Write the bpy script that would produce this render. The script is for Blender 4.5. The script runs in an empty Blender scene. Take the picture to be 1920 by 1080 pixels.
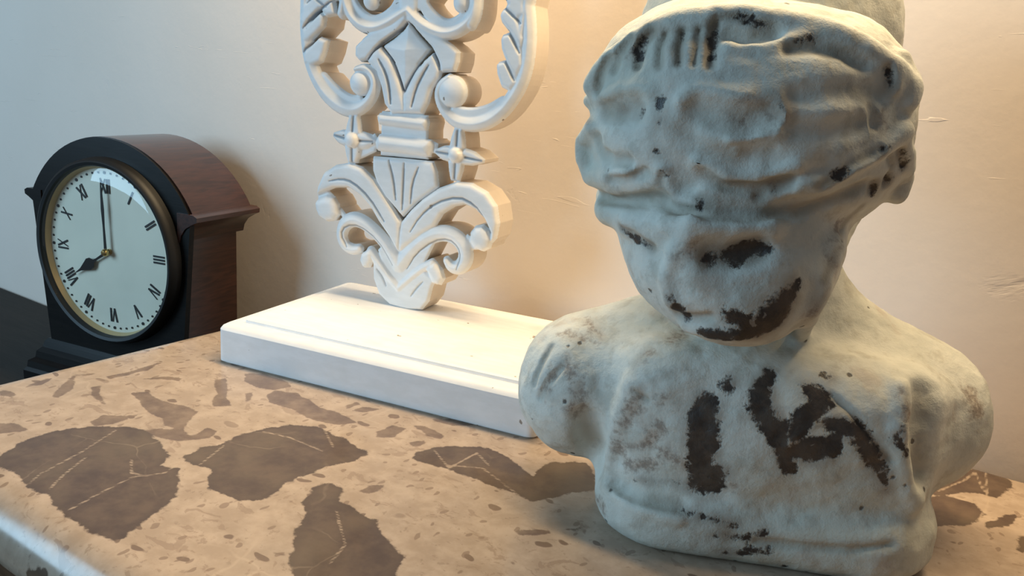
# Carved white ornament, plaster bust and mantel clock on a marble-topped chest, against a plaster wall.
import bpy, bmesh, math, random
import numpy as np
from mathutils import Matrix, Vector

C = bpy.context.scene.collection
sc = bpy.context.scene
PI = math.pi
ZM = .80                      # marble top height
TILT = math.radians(10.3465)  # ornament and clock stand turned a little against the wall
EX = np.array([math.cos(TILT), math.sin(TILT), 0]); EY = np.array([-math.sin(TILT), math.cos(TILT), 0])
WALL_Y = .6726

# ---------------------------------------------------------------- camera, world, lights, exposure
cam = bpy.data.cameras.new('camera'); co = bpy.data.objects.new('camera', cam); C.objects.link(co)
cam.sensor_width = 36; cam.lens = 29.3608; cam.clip_start = .02
R = Matrix(((0.82451084, -0.19614994, 0.53076085), (0.56134139, 0.16541675, -0.81088418), (0.07125815, 0.96652082, 0.24649498)))
co.matrix_world = Matrix.Translation((0, 0, ZM + .25)) @ R.to_4x4()
sc.camera = co
sc.view_settings.view_transform = 'Standard'; sc.view_settings.look = 'None'
sc.view_settings.exposure = -.17; sc.view_settings.gamma = 1; sc.view_settings.use_curve_mapping = False
w = bpy.data.worlds.new('room_air'); sc.world = w; w.use_nodes = True
w.node_tree.nodes['Background'].inputs[0].default_value = (.78, .88, 1.0, 1)
w.node_tree.nodes['Background'].inputs[1].default_value = .13

def area(name, loc, target, sx, sy, power, col, spread=PI):
    l = bpy.data.lights.new(name, 'AREA'); l.shape = 'RECTANGLE'; l.size = sx; l.size_y = sy; l.energy = power; l.color = col; l.spread = spread
    o = bpy.data.objects.new(name, l); C.objects.link(o); o.location = loc
    o.rotation_euler = (Vector(target) - Vector(loc)).to_track_quat('-Z', 'Y').to_euler(); return o
area('daylight_window', (-1.58, -.94, 1.40), (-.35, .40, .98), .85, 1.0, 27, (.46, .75, 1.0))
area('wall_strip_lamp', (-.30, .575, 1.52), (-.30, .570, .8), .95, .05, 11.0, (1, .75, .44))

# ---------------------------------------------------------------- helpers
def link_mesh(name, V, F, mat=None, parent=None, smooth=True, loc=None):
    me = bpy.data.meshes.new(name)
    if isinstance(F, np.ndarray):
        n, k = F.shape
        me.vertices.add(len(V)); me.vertices.foreach_set('co', np.asarray(V, np.float32).ravel())
        me.loops.add(n * k); me.loops.foreach_set('vertex_index', F.astype(np.int32).ravel())
        me.polygons.add(n); me.polygons.foreach_set('loop_start', np.arange(0, n * k, k, dtype=np.int32))
        me.update(calc_edges=True); me.validate()
    else:
        me.from_pydata([tuple(map(float, v)) for v in V], [], [tuple(f) for f in F]); me.update()
    me.polygons.foreach_set('use_smooth', [smooth] * len(me.polygons))
    o = bpy.data.objects.new(name, me); C.objects.link(o)
    if mat: me.materials.append(mat)
    if parent: o.parent = parent
    if loc is not None: o.location = loc
    return o
def bm_obj(name, bm, mat=None, parent=None, smooth=False, angle=None):
    me = bpy.data.meshes.new(name); bmesh.ops.recalc_face_normals(bm, faces=bm.faces); bm.to_mesh(me); bm.free()
    o = bpy.data.objects.new(name, me); C.objects.link(o)
    if mat: me.materials.append(mat)
    if parent: o.parent = parent
    if smooth:
        me.polygons.foreach_set('use_smooth', [True] * len(me.polygons))
        me.set_sharp_from_angle(angle=math.radians(angle or 35))
    return o
def thing(name, label, cat, loc=(0, 0, 0), rz=0, group=None):
    o = bpy.data.objects.new(name, None); C.objects.link(o); o.empty_display_size = .02
    o.location = loc; o.rotation_euler = (0, 0, rz); tag(o, label, cat, group); return o
def tag(o, label, cat, group=None):
    o['label'] = label; o['category'] = cat
    if group: o['group'] = group
    return o
def attr(o, name, vals):
    a = o.data.attributes.new(name, 'FLOAT', 'POINT'); a.data.foreach_set('value', np.asarray(vals, np.float32))
def add_box(bm, lo, hi, bev=0, seg=2):
    r = bmesh.ops.create_cube(bm, size=1)
    vs = r['verts']
    for v in vs:
        v.co = Vector([lo[k] + (v.co[k] + .5) * (hi[k] - lo[k]) for k in range(3)])
    if bev:
        es = list({e for v in vs for e in v.link_edges})
        bmesh.ops.bevel(bm, geom=es, offset=bev, segments=seg, affect='EDGES', profile=.5)
def prism(bm, prof, y0, y1, axes=(0, 2, 1)):
    """profile in the u,w plane pushed from y0 to y1"""
    a = []; b = []
    for (u, w_) in prof:
        p = [0, 0, 0]; p[axes[0]] = u; p[axes[1]] = w_; p[axes[2]] = y0; a.append(bm.verts.new(p))
        p[axes[2]] = y1; b.append(bm.verts.new(p))
    n = len(prof)
    for i in range(n):
        bm.faces.new((a[i], a[(i + 1) % n], b[(i + 1) % n], b[i]))
    fa = bm.faces.new(a); fb = bm.faces.new(b[::-1])
    return a, b
def lathe_y(bm, prof, c, n=96, closed=False):
    """profile of (radius, y) turned about the y axis through c"""
    rings = []
    for (r, y) in prof:
        if r < 1e-7: rings.append([bm.verts.new((c[0], c[1] + y, c[2]))])
        else: rings.append([bm.verts.new((c[0] + r * math.sin(2 * PI * k / n), c[1] + y, c[2] + r * math.cos(2 * PI * k / n))) for k in range(n)])
    prs = list(zip(rings[:-1], rings[1:]))
    if closed: prs.append((rings[-1], rings[0]))
    for A, B in prs:
        for k in range(n):
            q = [A[k % len(A)], A[(k + 1) % n if len(A) > 1 else 0], B[(k + 1) % n if len(B) > 1 else 0], B[k % len(B)]]
            u = []
            for v in q:
                if v not in u: u.append(v)
            if len(u) > 2: bm.faces.new(u)

# node helper
class NT:
    def __init__(s, name):
        s.m = bpy.data.materials.new(name); s.m.use_nodes = True; s.t = s.m.node_tree; s.b = s.t.nodes['Principled BSDF']
    def n(s, typ, ins=None, **kw):
        nd = s.t.nodes.new(typ)
        for k, v in kw.items(): setattr(nd, k, v)
        for k, v in (ins or {}).items(): s.set(nd.inputs[k], v)
        return nd
    def set(s, sock, v):
        if isinstance(v, bpy.types.NodeSocket): s.t.links.new(v, sock)
        else: sock.default_value = v
    def coord(s, kind='Object'): return s.n('ShaderNodeTexCoord').outputs[kind]
    def noise(s, vec, scale, detail=4, rough=.55, dist=0): return s.n('ShaderNodeTexNoise', {'Vector': vec, 'Scale': scale, 'Detail': detail, 'Roughness': rough, 'Distortion': dist}).outputs['Fac']
    def math(s, op, a, b=0., c=None, clamp=False):
        d = {0: a, 1: b}
        if c is not None: d[2] = c
        return s.n('ShaderNodeMath', d, operation=op, use_clamp=clamp).outputs[0]
    def ramp(s, v, lo, hi, a=0., b=1.):
        return s.n('ShaderNodeMapRange', {0: v, 1: lo, 2: hi, 3: a, 4: b}, interpolation_type='SMOOTHSTEP').outputs[0]
    def mix(s, f, a, b, blend='MIX'):
        nd = s.n('ShaderNodeMix', data_type='RGBA', blend_type=blend)
        s.set(nd.inputs[0], f); s.set(nd.inputs[6], a if not isinstance(a, tuple) else (*a, 1)[:4]); s.set(nd.inputs[7], b if not isinstance(b, tuple) else (*b, 1)[:4])
        return nd.outputs[2]
    def at(s, name): return s.n('ShaderNodeAttribute', attribute_name=name).outputs['Fac']
    def bump(s, h, strength, dist=.001): return s.n('ShaderNodeBump', {'Height': h, 'Strength': strength, 'Distance': dist}).outputs[0]
    def out(s, **kw):
        for k, v in kw.items():
            s.set(s.b.inputs[k.replace('_', ' ')], (*v, 1) if isinstance(v, tuple) and len(v) == 3 else v)
        return s.m
def scaled(t, vec, sx, sy, sz): return t.n('ShaderNodeMapping', {'Vector': vec, 'Scale': (sx, sy, sz)}).outputs[0]
# ---------------------------------------------------------------- materials
def m_wall():
    t = NT('painted_plaster'); p = t.coord()
    big = t.noise(p, 3.2, 4); med = t.noise(p, 22, 5, .6); fine = t.noise(p, 160, 3)
    dents = t.ramp(t.noise(p, 9, 6, .7, .6), .62, .72)
    scr = t.math('MULTIPLY', t.ramp(t.noise(scaled(t, p, 5, 1, 60), 3.2, 2, .5, 1.2), .70, .73), t.ramp(t.noise(p, 2.6, 1), .5, .6))
    col = t.mix(t.ramp(big, .3, .7), (.765, .67, .585), (.805, .71, .625))
    h = t.math('ADD', t.math('MULTIPLY', med, .5), t.math('MULTIPLY', fine, .12)); h = t.math('SUBTRACT', h, t.math('MULTIPLY', dents, .35)); h = t.math('ADD', h, t.math('MULTIPLY', scr, .5))
    return t.out(Base_Color=col, Roughness=.78, Normal=t.bump(h, .35, .0022))
def m_plain(name, col, rough=.6, metal=0., nscale=0, namp=0.):
    t = NT(name)
    if nscale:
        f = t.noise(t.coord(), nscale, 4)
        c = t.mix(t.ramp(f, .3, .7), tuple(v * (1 - namp) for v in col), tuple(min(1, v * (1 + namp)) for v in col))
    else: c = col
    return t.out(Base_Color=c, Roughness=rough, Metallic=metal)
def m_wood(name, a, b, rough=.3, sc_=(4, 40, 40), coat=.3, spec=.5):
    t = NT(name); p = scaled(t, t.coord(), *sc_)
    g = t.noise(p, 3, 6, .6, 1.5); g2 = t.noise(p, 12, 3)
    f = t.math('ADD', t.math('MULTIPLY', g, .7), t.math('MULTIPLY', g2, .3))
    return t.out(Base_Color=t.mix(t.ramp(f, .35, .65), a, b), Roughness=rough, Specular_IOR_Level=spec, Coat_Weight=coat, Coat_Roughness=.2, Normal=t.bump(f, .12, .0006))
def m_paint(name, worn=True):
    """thin off-white paint on wood"""
    t = NT(name); p = t.coord()
    grain = t.noise(scaled(t, p, 14, 60, 40), 3, 5, .6)
    blot = t.noise(p, 14, 4)
    col = t.mix(t.ramp(grain, .36, .66), (.83, .825, .81), (.885, .88, .87))
    col = t.mix(t.math('MULTIPLY', t.ramp(blot, .55, .75), .35), col, (.70, .67, .61))
    if worn:
        sp = t.ramp(t.noise(p, 95, 2), .735, .76)
        col = t.mix(t.math('MULTIPLY', sp, .8), col, (.20, .14, .09))
    col = t.mix(t.math('MULTIPLY', t.at('cut_side'), .75), col, (.66, .535, .40))      # saw-cut sides, thinly painted
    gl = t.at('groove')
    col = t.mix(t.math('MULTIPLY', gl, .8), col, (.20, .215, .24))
    return t.out(Base_Color=col, Roughness=.5, Normal=t.bump(t.math('ADD', t.math('MULTIPLY', grain, .5), t.math('MULTIPLY', blot, .5)), .18, .0012))
def m_marble():
    t = NT('breccia_marble'); p = t.coord()
    cl, ch, ve = t.at('clast'), t.at('chip'), t.at('vein')
    n1 = t.noise(p, 55, 6, .62); n2 = t.noise(p, 14, 4); n3 = t.noise(p, 170, 4, .6)
    wob = t.math('MULTIPLY', t.math('SUBTRACT', n1, .5), .013)
    wob = t.math('ADD', wob, t.math('MULTIPLY', t.math('SUBTRACT', n3, .5), .004))
    # ground: warm beige, cloudy
    base = t.mix(t.ramp(n1, .35, .68), (.375, .285, .21), (.48, .375, .285))
    base = t.mix(t.math('MULTIPLY', t.ramp(n2, .5, .72), .5), base, (.375, .295, .225))
    # small procedural flecks, drawn out along one way
    wp = t.n('ShaderNodeVectorMath', {0: p, 1: t.n('ShaderNodeVectorMath', {0: t.n('ShaderNodeTexNoise', {'Vector': p, 'Scale': 30., 'Detail': 3.}).outputs['Color'], 3: .02}, operation='SCALE').outputs[0]}, operation='ADD').outputs[0]
    for (sx, sy, scale, thr, wd, amt, c) in ((1, 1.9, 38., .155, .05, .85, (.155, .10, .068)), (1.5, .8, 85., .18, .06, .7, (.22, .15, .105)), (.8, 1.6, 20., .115, .035, .7, (.24, .17, .12))):
        v = t.n('ShaderNodeTexVoronoi', {'Vector': scaled(t, wp, sx, sy, 1), 'Scale': scale, 'Randomness': 1.}, feature='F1', distance='EUCLIDEAN')
        keep = t.math('GREATER_THAN', t.n('ShaderNodeSeparateColor', {0: v.outputs['Color']}).outputs[0], .52)
        f = t.math('MULTIPLY', t.ramp(v.outputs['Distance'], thr + wd, thr, 0, 1), keep)
        base = t.mix(t.math('MULTIPLY', f, amt), base, c)
    wisp = t.ramp(t.noise(scaled(t, wp, 1.0, 1.9, 1), 48, 5, .62, .8), .585, .63)
    base = t.mix(t.math('MULTIPLY', wisp, .55), base, (.27, .19, .135))
    speck = t.ramp(t.noise(wp, 190, 3, .6), .62, .68)
    base = t.mix(t.math('MULTIPLY', speck, .45), base, (.25, .18, .13))
    hair = t.n('ShaderNodeTexVoronoi', {'Vector': wp, 'Scale': 26.}, feature='DISTANCE_TO_EDGE').outputs['Distance']
    base = t.mix(t.math('MULTIPLY', t.math('MULTIPLY', t.ramp(hair, .035, .0), t.ramp(n2, .5, .66)), .22), base, (.62, .49, .37))
    # clasts
    dk = t.mix(t.ramp(n1, .3, .7), (.080, .051, .037), (.130, .087, .060))
    dk = t.mix(t.math('MULTIPLY', t.ramp(n2, .42, .66), .55), dk, (.17, .125, .08))
    sm = t.mix(t.ramp(n1, .3, .7), (.13, .085, .063), (.23, .16, .11))
    edge = t.math('ADD', ch, t.math('MULTIPLY', wob, .6))
    col = t.mix(t.math('MULTIPLY', t.ramp(edge, .0006, -.0009), .9), base, sm)
    edge = t.math('ADD', cl, wob)
    f = t.ramp(edge, .0008, -.0010)
    rim = t.math('MULTIPLY', f, t.ramp(edge, -.006, 0, 0, .35))
    dk = t.mix(rim, dk, (.075, .05, .036))
    col = t.mix(f, col, dk)
    vv = t.math('ADD', ve, t.math('MULTIPLY', t.math('SUBTRACT', n3, .5), .0022))
    vein = t.math('MULTIPLY', t.ramp(vv, .0013, .0002), t.ramp(t.noise(p, 40, 2), .24, .44))
    col = t.mix(t.math('MULTIPLY', vein, .6), col, (.50, .385, .28))
    veins2 = t.n('ShaderNodeTexVoronoi', {'Vector': wp, 'Scale': 11.}, feature='DISTANCE_TO_EDGE').outputs['Distance']
    col = t.mix(t.math('MULTIPLY', t.math('MULTIPLY', t.ramp(veins2, .010, .0), t.math('MULTIPLY', f, t.ramp(n2, .45, .6))), .30), col, (.36, .27, .19))
    return t.out(Base_Color=col, Roughness=t.ramp(n3, .3, .7, .17, .24), Specular_IOR_Level=.5, Normal=t.bump(n3, .05, .0004))
def m_bust():
    t = NT('weathered_plaster'); p = t.coord()
    n1 = t.noise(p, 18, 5, .6); n2 = t.noise(p, 60, 5, .65); n3 = t.noise(p, 240, 4, .7); n0 = t.noise(p, 7, 3)
    col = t.mix(t.ramp(n1, .35, .65), (.545, .555, .495), (.675, .68, .61))
    col = t.mix(t.math('MULTIPLY', t.ramp(n0, .46, .64), .55), col, (.47, .475, .39))        # greenish grime
    col = t.mix(t.math('MULTIPLY', t.ramp(n2, .50, .66), .55), col, (.40, .385, .32))       # mottling
    col = t.mix(t.math('MULTIPLY', t.ramp(t.noise(scaled(t, p, 1, 1, .6), 33, 4), .58, .70), .35), col, (.44, .33, .25))   # tan scuffs
    col = t.mix(t.math('MULTIPLY', t.at('crease'), .5), col, (.25, .21, .15))             # darker brown along the carved lines
    jag = t.math('ADD', t.math('MULTIPLY', t.math('SUBTRACT', n2, .5), .011), t.math('MULTIPLY', t.math('SUBTRACT', n3, .5), .007))
    sc_ = t.math('ADD', t.at('scuff'), t.math('MULTIPLY', jag, 1.5))
    sf = t.math('MULTIPLY', t.ramp(sc_, .003, -.006), .75)
    col = t.mix(sf, col, t.mix(t.ramp(n3, .4, .6), (.20, .135, .095), (.42, .33, .25)))
    we = t.math('ADD', t.math('SUBTRACT', t.at('wear'), .0006), jag)
    col = t.mix(t.math('MULTIPLY', t.ramp(we, .0065, .0005), t.ramp(n2, .42, .6, .1, .6)), col, (.27, .22, .17))      # paint rubbed thin around the bare spots
    wf = t.ramp(we, .0010, -.0014)
    fleck = t.math('MULTIPLY', t.ramp(t.noise(p, 130, 3, .6, .5), .64, .68), .55)
    col = t.mix(wf, col, t.mix(fleck, t.mix(t.ramp(n2, .4, .62), (.034, .026, .021), (.075, .055, .040)), (.34, .31, .26)))
    pits = t.n('ShaderNodeTexVoronoi', {'Vector': p, 'Scale': 75.}, feature='F1')
    pk = t.math('GREATER_THAN', t.n('ShaderNodeSeparateColor', {0: pits.outputs['Color']}).outputs[1], .80)
    pf = t.math('MULTIPLY', t.ramp(t.math('ADD', pits.outputs['Distance'], t.math('MULTIPLY', n3, .2)), .24, .17), pk)
    col = t.mix(t.math('MULTIPLY', pf, .85), col, (.05, .038, .03))
    h = t.math('ADD', t.math('MULTIPLY', n2, .8), t.math('MULTIPLY', n3, .35))
    h = t.math('SUBTRACT', h, t.math('MULTIPLY', wf, .35)); h = t.math('SUBTRACT', h, t.math('MULTIPLY', pf, .8))
    return t.out(Base_Color=col, Roughness=t.ramp(wf, 0, 1, .75, .5), Normal=t.bump(h, .42, .0022))
def m_glass():
    t = NT('clock_glass')
    t.t.nodes.remove(t.b)
    fr = t.n('ShaderNodeFresnel', {0: t.math('SUBTRACT', 1.5, t.math('MULTIPLY', t.n('ShaderNodeNewGeometry').outputs['Backfacing'], .8333))}).outputs[0]
    tr = t.n('ShaderNodeBsdfTransparent').outputs[0]; gl = t.n('ShaderNodeBsdfGlossy', {'Roughness': .02}).outputs[0]
    mx = t.n('ShaderNodeMixShader', {0: fr, 1: tr, 2: gl}).outputs[0]
    t.t.links.new(mx, t.t.nodes['Material Output'].inputs[0]); return t.m
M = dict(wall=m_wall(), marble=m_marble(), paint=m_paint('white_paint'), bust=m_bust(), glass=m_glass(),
    floor=m_wood('floor_boards', (.16, .09, .05), (.24, .14, .08), .4, (3, 30, 30)),
    dark=m_wood('ebonised_wood', (.0035, .003, .0028), (.008, .0065, .0055), .38, coat=0., spec=.22), bezel=m_plain('black_bezel', (.004, .004, .004), .5),
    mahog=m_wood('mahogany', (.024, .0085, .0055), (.058, .020, .012), .28, (40, 4, 40), .5),
    table=m_wood('black_stained_wood', (.010, .0095, .009), (.018, .0165, .015), .55, coat=0., spec=.2),
    chest=m_wood('walnut', (.055, .028, .015), (.12, .065, .035), .35),
    dial=m_plain('cream_dial', (.80, .77, .62), .45, 0, 12, .05), ink=m_plain('black_ink', (.008, .008, .008), .5),
    steel=m_plain('black_steel', (.010, .010, .010), .3), gilt=m_plain('gilt_ring', (.60, .46, .24), .35, .25), brass=m_plain('brass', (.62, .43, .17), .22, 1.))
# measured outlines, millimetres
MARBLE = {"big":[[[-514.3,223.7],[-523.4,239.0],[-526.8,258.1],[-522.1,276.0],[-502.4,296.7],[-486.8,302.5],[-465.2,299.6],[-450.0,295.0],[-441.1,291.2],[-433.6,280.7],[-422.1,285.7],[-405.1,274.3],[-391.7,261.6],[-386.7,247.5],[-381.0,231.0],[-375.7,215.5],[-384.1,212.2],[-419.4,212.0],[-447.3,216.7],[-469.7,216.1],[-495.8,218.4],[-513.7,212.9]],[[-434.6,295.9],[-437.3,309.8],[-433.1,323.2],[-435.1,344.4],[-431.2,362.1],[-421.9,376.0],[-404.3,385.4],[-378.7,383.9],[-350.2,378.0],[-349.7,363.3],[-357.8,344.3],[-359.5,320.7],[-357.4,307.0],[-354.0,292.8],[-362.9,282.6],[-377.8,281.3],[-386.2,281.2],[-396.9,287.0],[-407.0,296.6],[-417.5,295.5],[-427.7,291.8]],[[-344.2,324.0],[-341.7,334.1],[-329.3,334.8],[-320.7,320.1],[-302.2,320.0],[-289.8,319.6],[-277.3,311.2],[-252.4,303.0],[-246.7,289.5],[-235.8,275.1],[-218.5,247.7],[-246.7,224.3],[-273.8,242.9],[-284.8,253.5],[-298.3,263.4],[-307.0,275.2],[-315.6,284.0],[-321.0,296.6],[-335.8,306.6]],[[-325.8,391.3],[-331.0,402.1],[-325.0,414.1],[-315.7,429.3],[-297.2,439.9],[-281.0,438.7],[-265.9,431.1],[-253.9,427.5],[-254.3,450.8],[-235.6,468.0],[-210.5,439.0],[-234.2,397.1],[-255.6,398.4],[-280.9,397.3],[-303.3,394.0]],[[-40.5,584.3],[-34.6,610.1],[-24.6,641.0],[-16.0,667.3],[-6.2,666.9],[4.9,645.8],[4.7,628.9],[-1.7,611.1],[-10.7,611.0],[-20.7,606.1],[-31.3,584.7]],[[-52.3,550.8],[-32.2,591.7],[-12.6,589.9],[-4.0,579.0],[-8.5,561.0],[-25.8,542.4],[-47.0,520.5]],[[-5.4,567.1],[11.9,596.6],[12.3,589.7],[7.5,571.5],[-3.4,558.6]],[[14.2,557.5],[16.7,566.2],[22.2,558.1],[18.2,539.2],[15.1,542.6]]],"small":[[[-531.6,391.9],[-527.8,400.5],[-505.2,386.0],[-496.8,376.8],[-480.2,368.1],[-486.4,358.1],[-497.4,363.7],[-506.5,375.9]],[[-526.1,417.0],[-516.0,427.1],[-485.1,428.8],[-476.8,423.1],[-480.9,409.9],[-495.7,404.4],[-512.6,406.2]],[[-478.5,399.0],[-480.9,409.9],[-466.3,415.4],[-449.0,415.0],[-433.2,409.6],[-417.3,412.9],[-393.3,409.0],[-398.1,397.1],[-411.2,392.0],[-424.9,390.1],[-441.6,393.5],[-465.3,390.8]],[[-550.0,333.2],[-545.0,342.4],[-521.9,339.8],[-504.0,345.1],[-487.1,345.7],[-476.0,330.3],[-467.6,317.3],[-483.3,316.3],[-495.8,322.3],[-512.4,321.4],[-527.5,326.3]],[[-486.1,299.8],[-480.4,312.0],[-468.2,320.1],[-457.1,317.0],[-458.7,332.5],[-450.2,333.6],[-445.1,324.9],[-453.2,309.6],[-464.4,303.6]],[[-584.2,291.3],[-602.9,311.5],[-612.5,325.0],[-599.8,319.2],[-584.8,307.4],[-577.8,293.4]],[[-580.7,320.2],[-578.9,326.4],[-563.2,316.0],[-543.8,310.4],[-546.8,307.5],[-566.9,312.3]],[[-594.0,338.9],[-591.3,351.2],[-593.5,379.2],[-592.5,385.5],[-584.5,368.0],[-585.3,347.6],[-586.9,338.5]],[[-569.6,355.7],[-564.2,370.7],[-550.6,377.7],[-545.0,371.0],[-557.4,366.1]],[[-619.5,273.2],[-610.8,277.6],[-602.2,277.7],[-599.5,272.2],[-609.7,268.7]],[[-563.6,246.9],[-555.3,252.7],[-538.2,254.0],[-545.6,238.4],[-562.1,234.8]],[[-523.4,285.2],[-528.1,298.8],[-513.6,310.4],[-509.5,305.6],[-509.8,294.6],[-515.1,284.7]],[[-422.4,424.1],[-419.7,437.6],[-413.9,434.9],[-414.6,422.7]],[[-410.6,431.5],[-397.1,440.4],[-400.1,427.1],[-410.5,421.8]],[[-360.4,432.9],[-354.0,438.9],[-332.0,434.5],[-331.2,428.3],[-340.6,426.4]],[[-344.2,409.4],[-337.4,419.1],[-333.4,416.1],[-337.2,406.0]],[[-320.5,337.6],[-321.1,347.4],[-314.2,353.7],[-311.7,345.5],[-314.5,337.9]],[[-226.6,359.7],[-222.2,365.7],[-208.0,375.9],[-206.8,374.0],[-218.6,360.3]],[[-203.5,382.0],[-196.6,391.2],[-195.1,385.0]],[[-611.7,325.8],[-608.6,333.8],[-603.5,340.8],[-604.1,328.8]],[[-615.8,289.8],[-617.9,305.6],[-619.4,313.3],[-610.2,297.0]],[[-357.8,450.4],[-343.0,464.5],[-326.4,465.1],[-338.8,451.8]],[[-492.2,390.0],[-489.8,396.7],[-478.6,386.1],[-477.1,379.3]],[[-372.2,407.2],[-369.9,423.8],[-360.0,425.8],[-356.0,408.5],[-365.2,399.8]]],"vein":[[[-499.5,290.5],[-485.2,259.3],[-474.4,227.2],[-466.7,216.3]],[[-476.0,256.1],[-464.3,236.4],[-452.9,221.3]],[[-429.1,290.5],[-423.5,276.1],[-432.7,259.8],[-429.4,242.4],[-422.9,215.6]],[[-454.2,273.2],[-437.9,263.0],[-427.9,266.7]],[[-429.1,323.7],[-422.6,308.2],[-417.8,296.8]],[[-428.2,354.4],[-407.3,360.4],[-375.4,361.0]],[[-323.5,412.3],[-298.9,398.0],[-299.2,428.4],[-282.3,419.2]],[[-303.1,400.1],[-282.7,412.9],[-244.1,398.4]],[[-402.0,386.2],[-376.1,369.9]],[[-313.8,312.1],[-284.7,290.5],[-278.3,273.3]],[[-35.1,593.2],[-22.8,625.0],[-18.2,646.7],[-9.9,615.8]],[[-8.8,564.2],[-5.2,592.6],[-11.9,652.5]]]}
# ---------------------------------------------------------------- room
def slab(name, lo, hi, mat):
    bm = bmesh.new(); add_box(bm, lo, hi); o = bm_obj(name, bm, mat); o['kind'] = 'structure'; return o
slab('floor', (-2.6, -2.4, -.05), (1.9, WALL_Y, 0), M['floor'])
slab('wall_back', (-2.6, WALL_Y, 0), (1.9, WALL_Y + .1, 2.5), M['wall'])

# ---------------------------------------------------------------- marble-topped chest
XL, XR, YF = -.629, .60, .214
def make_marble():
    r = .024
    xs = np.linspace(XL + .004, XR, 640); ys = np.linspace(YF, WALL_Y - .022, 225)
    nx, ny = len(xs), len(ys)
    V = [(x, y, 0.) for x in xs for y in ys]; U = [(x, y) for x in xs for y in ys]; F = []
    I = lambda i, j: i * ny + j
    for i in range(nx - 1):
        for j in range(ny - 1): F.append((I(i, j), I(i + 1, j), I(i + 1, j + 1), I(i, j + 1)))
    loop = []          # (vertex, plan normal angle)
    for i in range(nx): loop.append((I(i, 0), -90))
    for k in range(1, 6): loop.append((I(nx - 1, 0), -90 + 15 * k))
    for j in range(ny): loop.append((I(nx - 1, j), 0))
    for k in range(1, 6): loop.append((I(nx - 1, ny - 1), 15 * k))
    for i in range(nx - 1, -1, -1): loop.append((I(i, ny - 1), 90))
    for k in range(1, 6): loop.append((I(0, ny - 1), 90 + 15 * k))
    for j in range(ny - 1, -1, -1): loop.append((I(0, j), 180))
    for k in range(1, 6): loop.append((I(0, 0), 180 + 15 * k))
    prev = [a for a, _ in loop]
    steps = [(r * math.sin(t), -r + r * math.cos(t), r * t) for t in np.linspace(0, PI, 19)[1:]]     # full bullnose
    for (o_, z, s) in steps:
        cur = []
        for (a, ang) in loop:
            n = (math.cos(math.radians(ang)), math.sin(math.radians(ang)))
            k = .35 if 45 < ang < 135 else 1     # the wall side keeps a tight edge
            V.append((V[a][0] + n[0] * o_ * k, V[a][1] + n[1] * o_ * k, z)); U.append((U[a][0] + n[0] * s, U[a][1] + n[1] * s)); cur.append(len(V) - 1)
        for k in range(len(cur)):
            k2 = (k + 1) % len(cur)
            q = [prev[k], cur[k], cur[k2], prev[k2]]
            if q[0] == q[3]: q = q[:3]
            F.append(tuple(q))
        prev = cur
    F.append(tuple(prev[::-1]))
    o = link_mesh('marble_top', V, F, M['marble'], loc=(0, 0, ZM))
    U = np.array(U)
    def seg(P, a, b):
        a = np.array(a); b = np.array(b); d = b - a; t = np.clip(((P - a) @ d) / (d @ d + 1e-12), 0, 1)
        return np.hypot(*(P - a - t[:, None] * d).T)
    def poly(P, pts):
        pts = np.array(pts) / 1000; d = np.full(len(P), 9.); ins = np.zeros(len(P), bool)
        for a, b in zip(pts, np.roll(pts, -1, 0)):
            d = np.minimum(d, seg(P, a, b))
            c = ((a[1] <= P[:, 1]) != (b[1] <= P[:, 1])) & (P[:, 0] < (b[0] - a[0]) * (P[:, 1] - a[1]) / (b[1] - a[1] + 1e-12) + a[0])
            ins ^= c
        return np.where(ins, -d, d)
    cl = np.full(len(U), .2); ch = cl.copy(); ve = cl.copy()
    for p in MARBLE['big']: cl = np.minimum(cl, poly(U, p))
    # more of the same stone where the photograph does not look
    rnd = random.Random(4)
    for (x, y, s) in ((.16, .30, .05), (.30, .42, .06), (.44, .29, .055), (.50, .50, .05), (.22, .56, .045), (-.12, .20, .03), (.05, .19, .035), (.36, .20, .04),
                      (-.56, .17, .020), (-.47, .168, .018), (-.40, .172, .016), (-.33, .165, .018)):
        pts = [(1000 * (x + s * (.6 + .5 * rnd.random()) * math.cos(a) * 1.25), 1000 * (y + s * (.5 + .5 * rnd.random()) * math.sin(a))) for a in np.linspace(0, 2 * PI, 13)[:-1]]
        cl = np.minimum(cl, poly(U, pts))
    for p in MARBLE['small']: ch = np.minimum(ch, poly(U, p))
    for p in MARBLE['vein']:
        q = np.array(p) / 1000
        for a, b in zip(q[:-1], q[1:]): ve = np.minimum(ve, seg(U, a, b))
    attr(o, 'clast', cl); attr(o, 'chip', ch); attr(o, 'vein', ve)
    return tag(o, 'brown and beige breccia marble slab with rounded front edge, carrying the bust', 'marble top')
make_marble()
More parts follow.
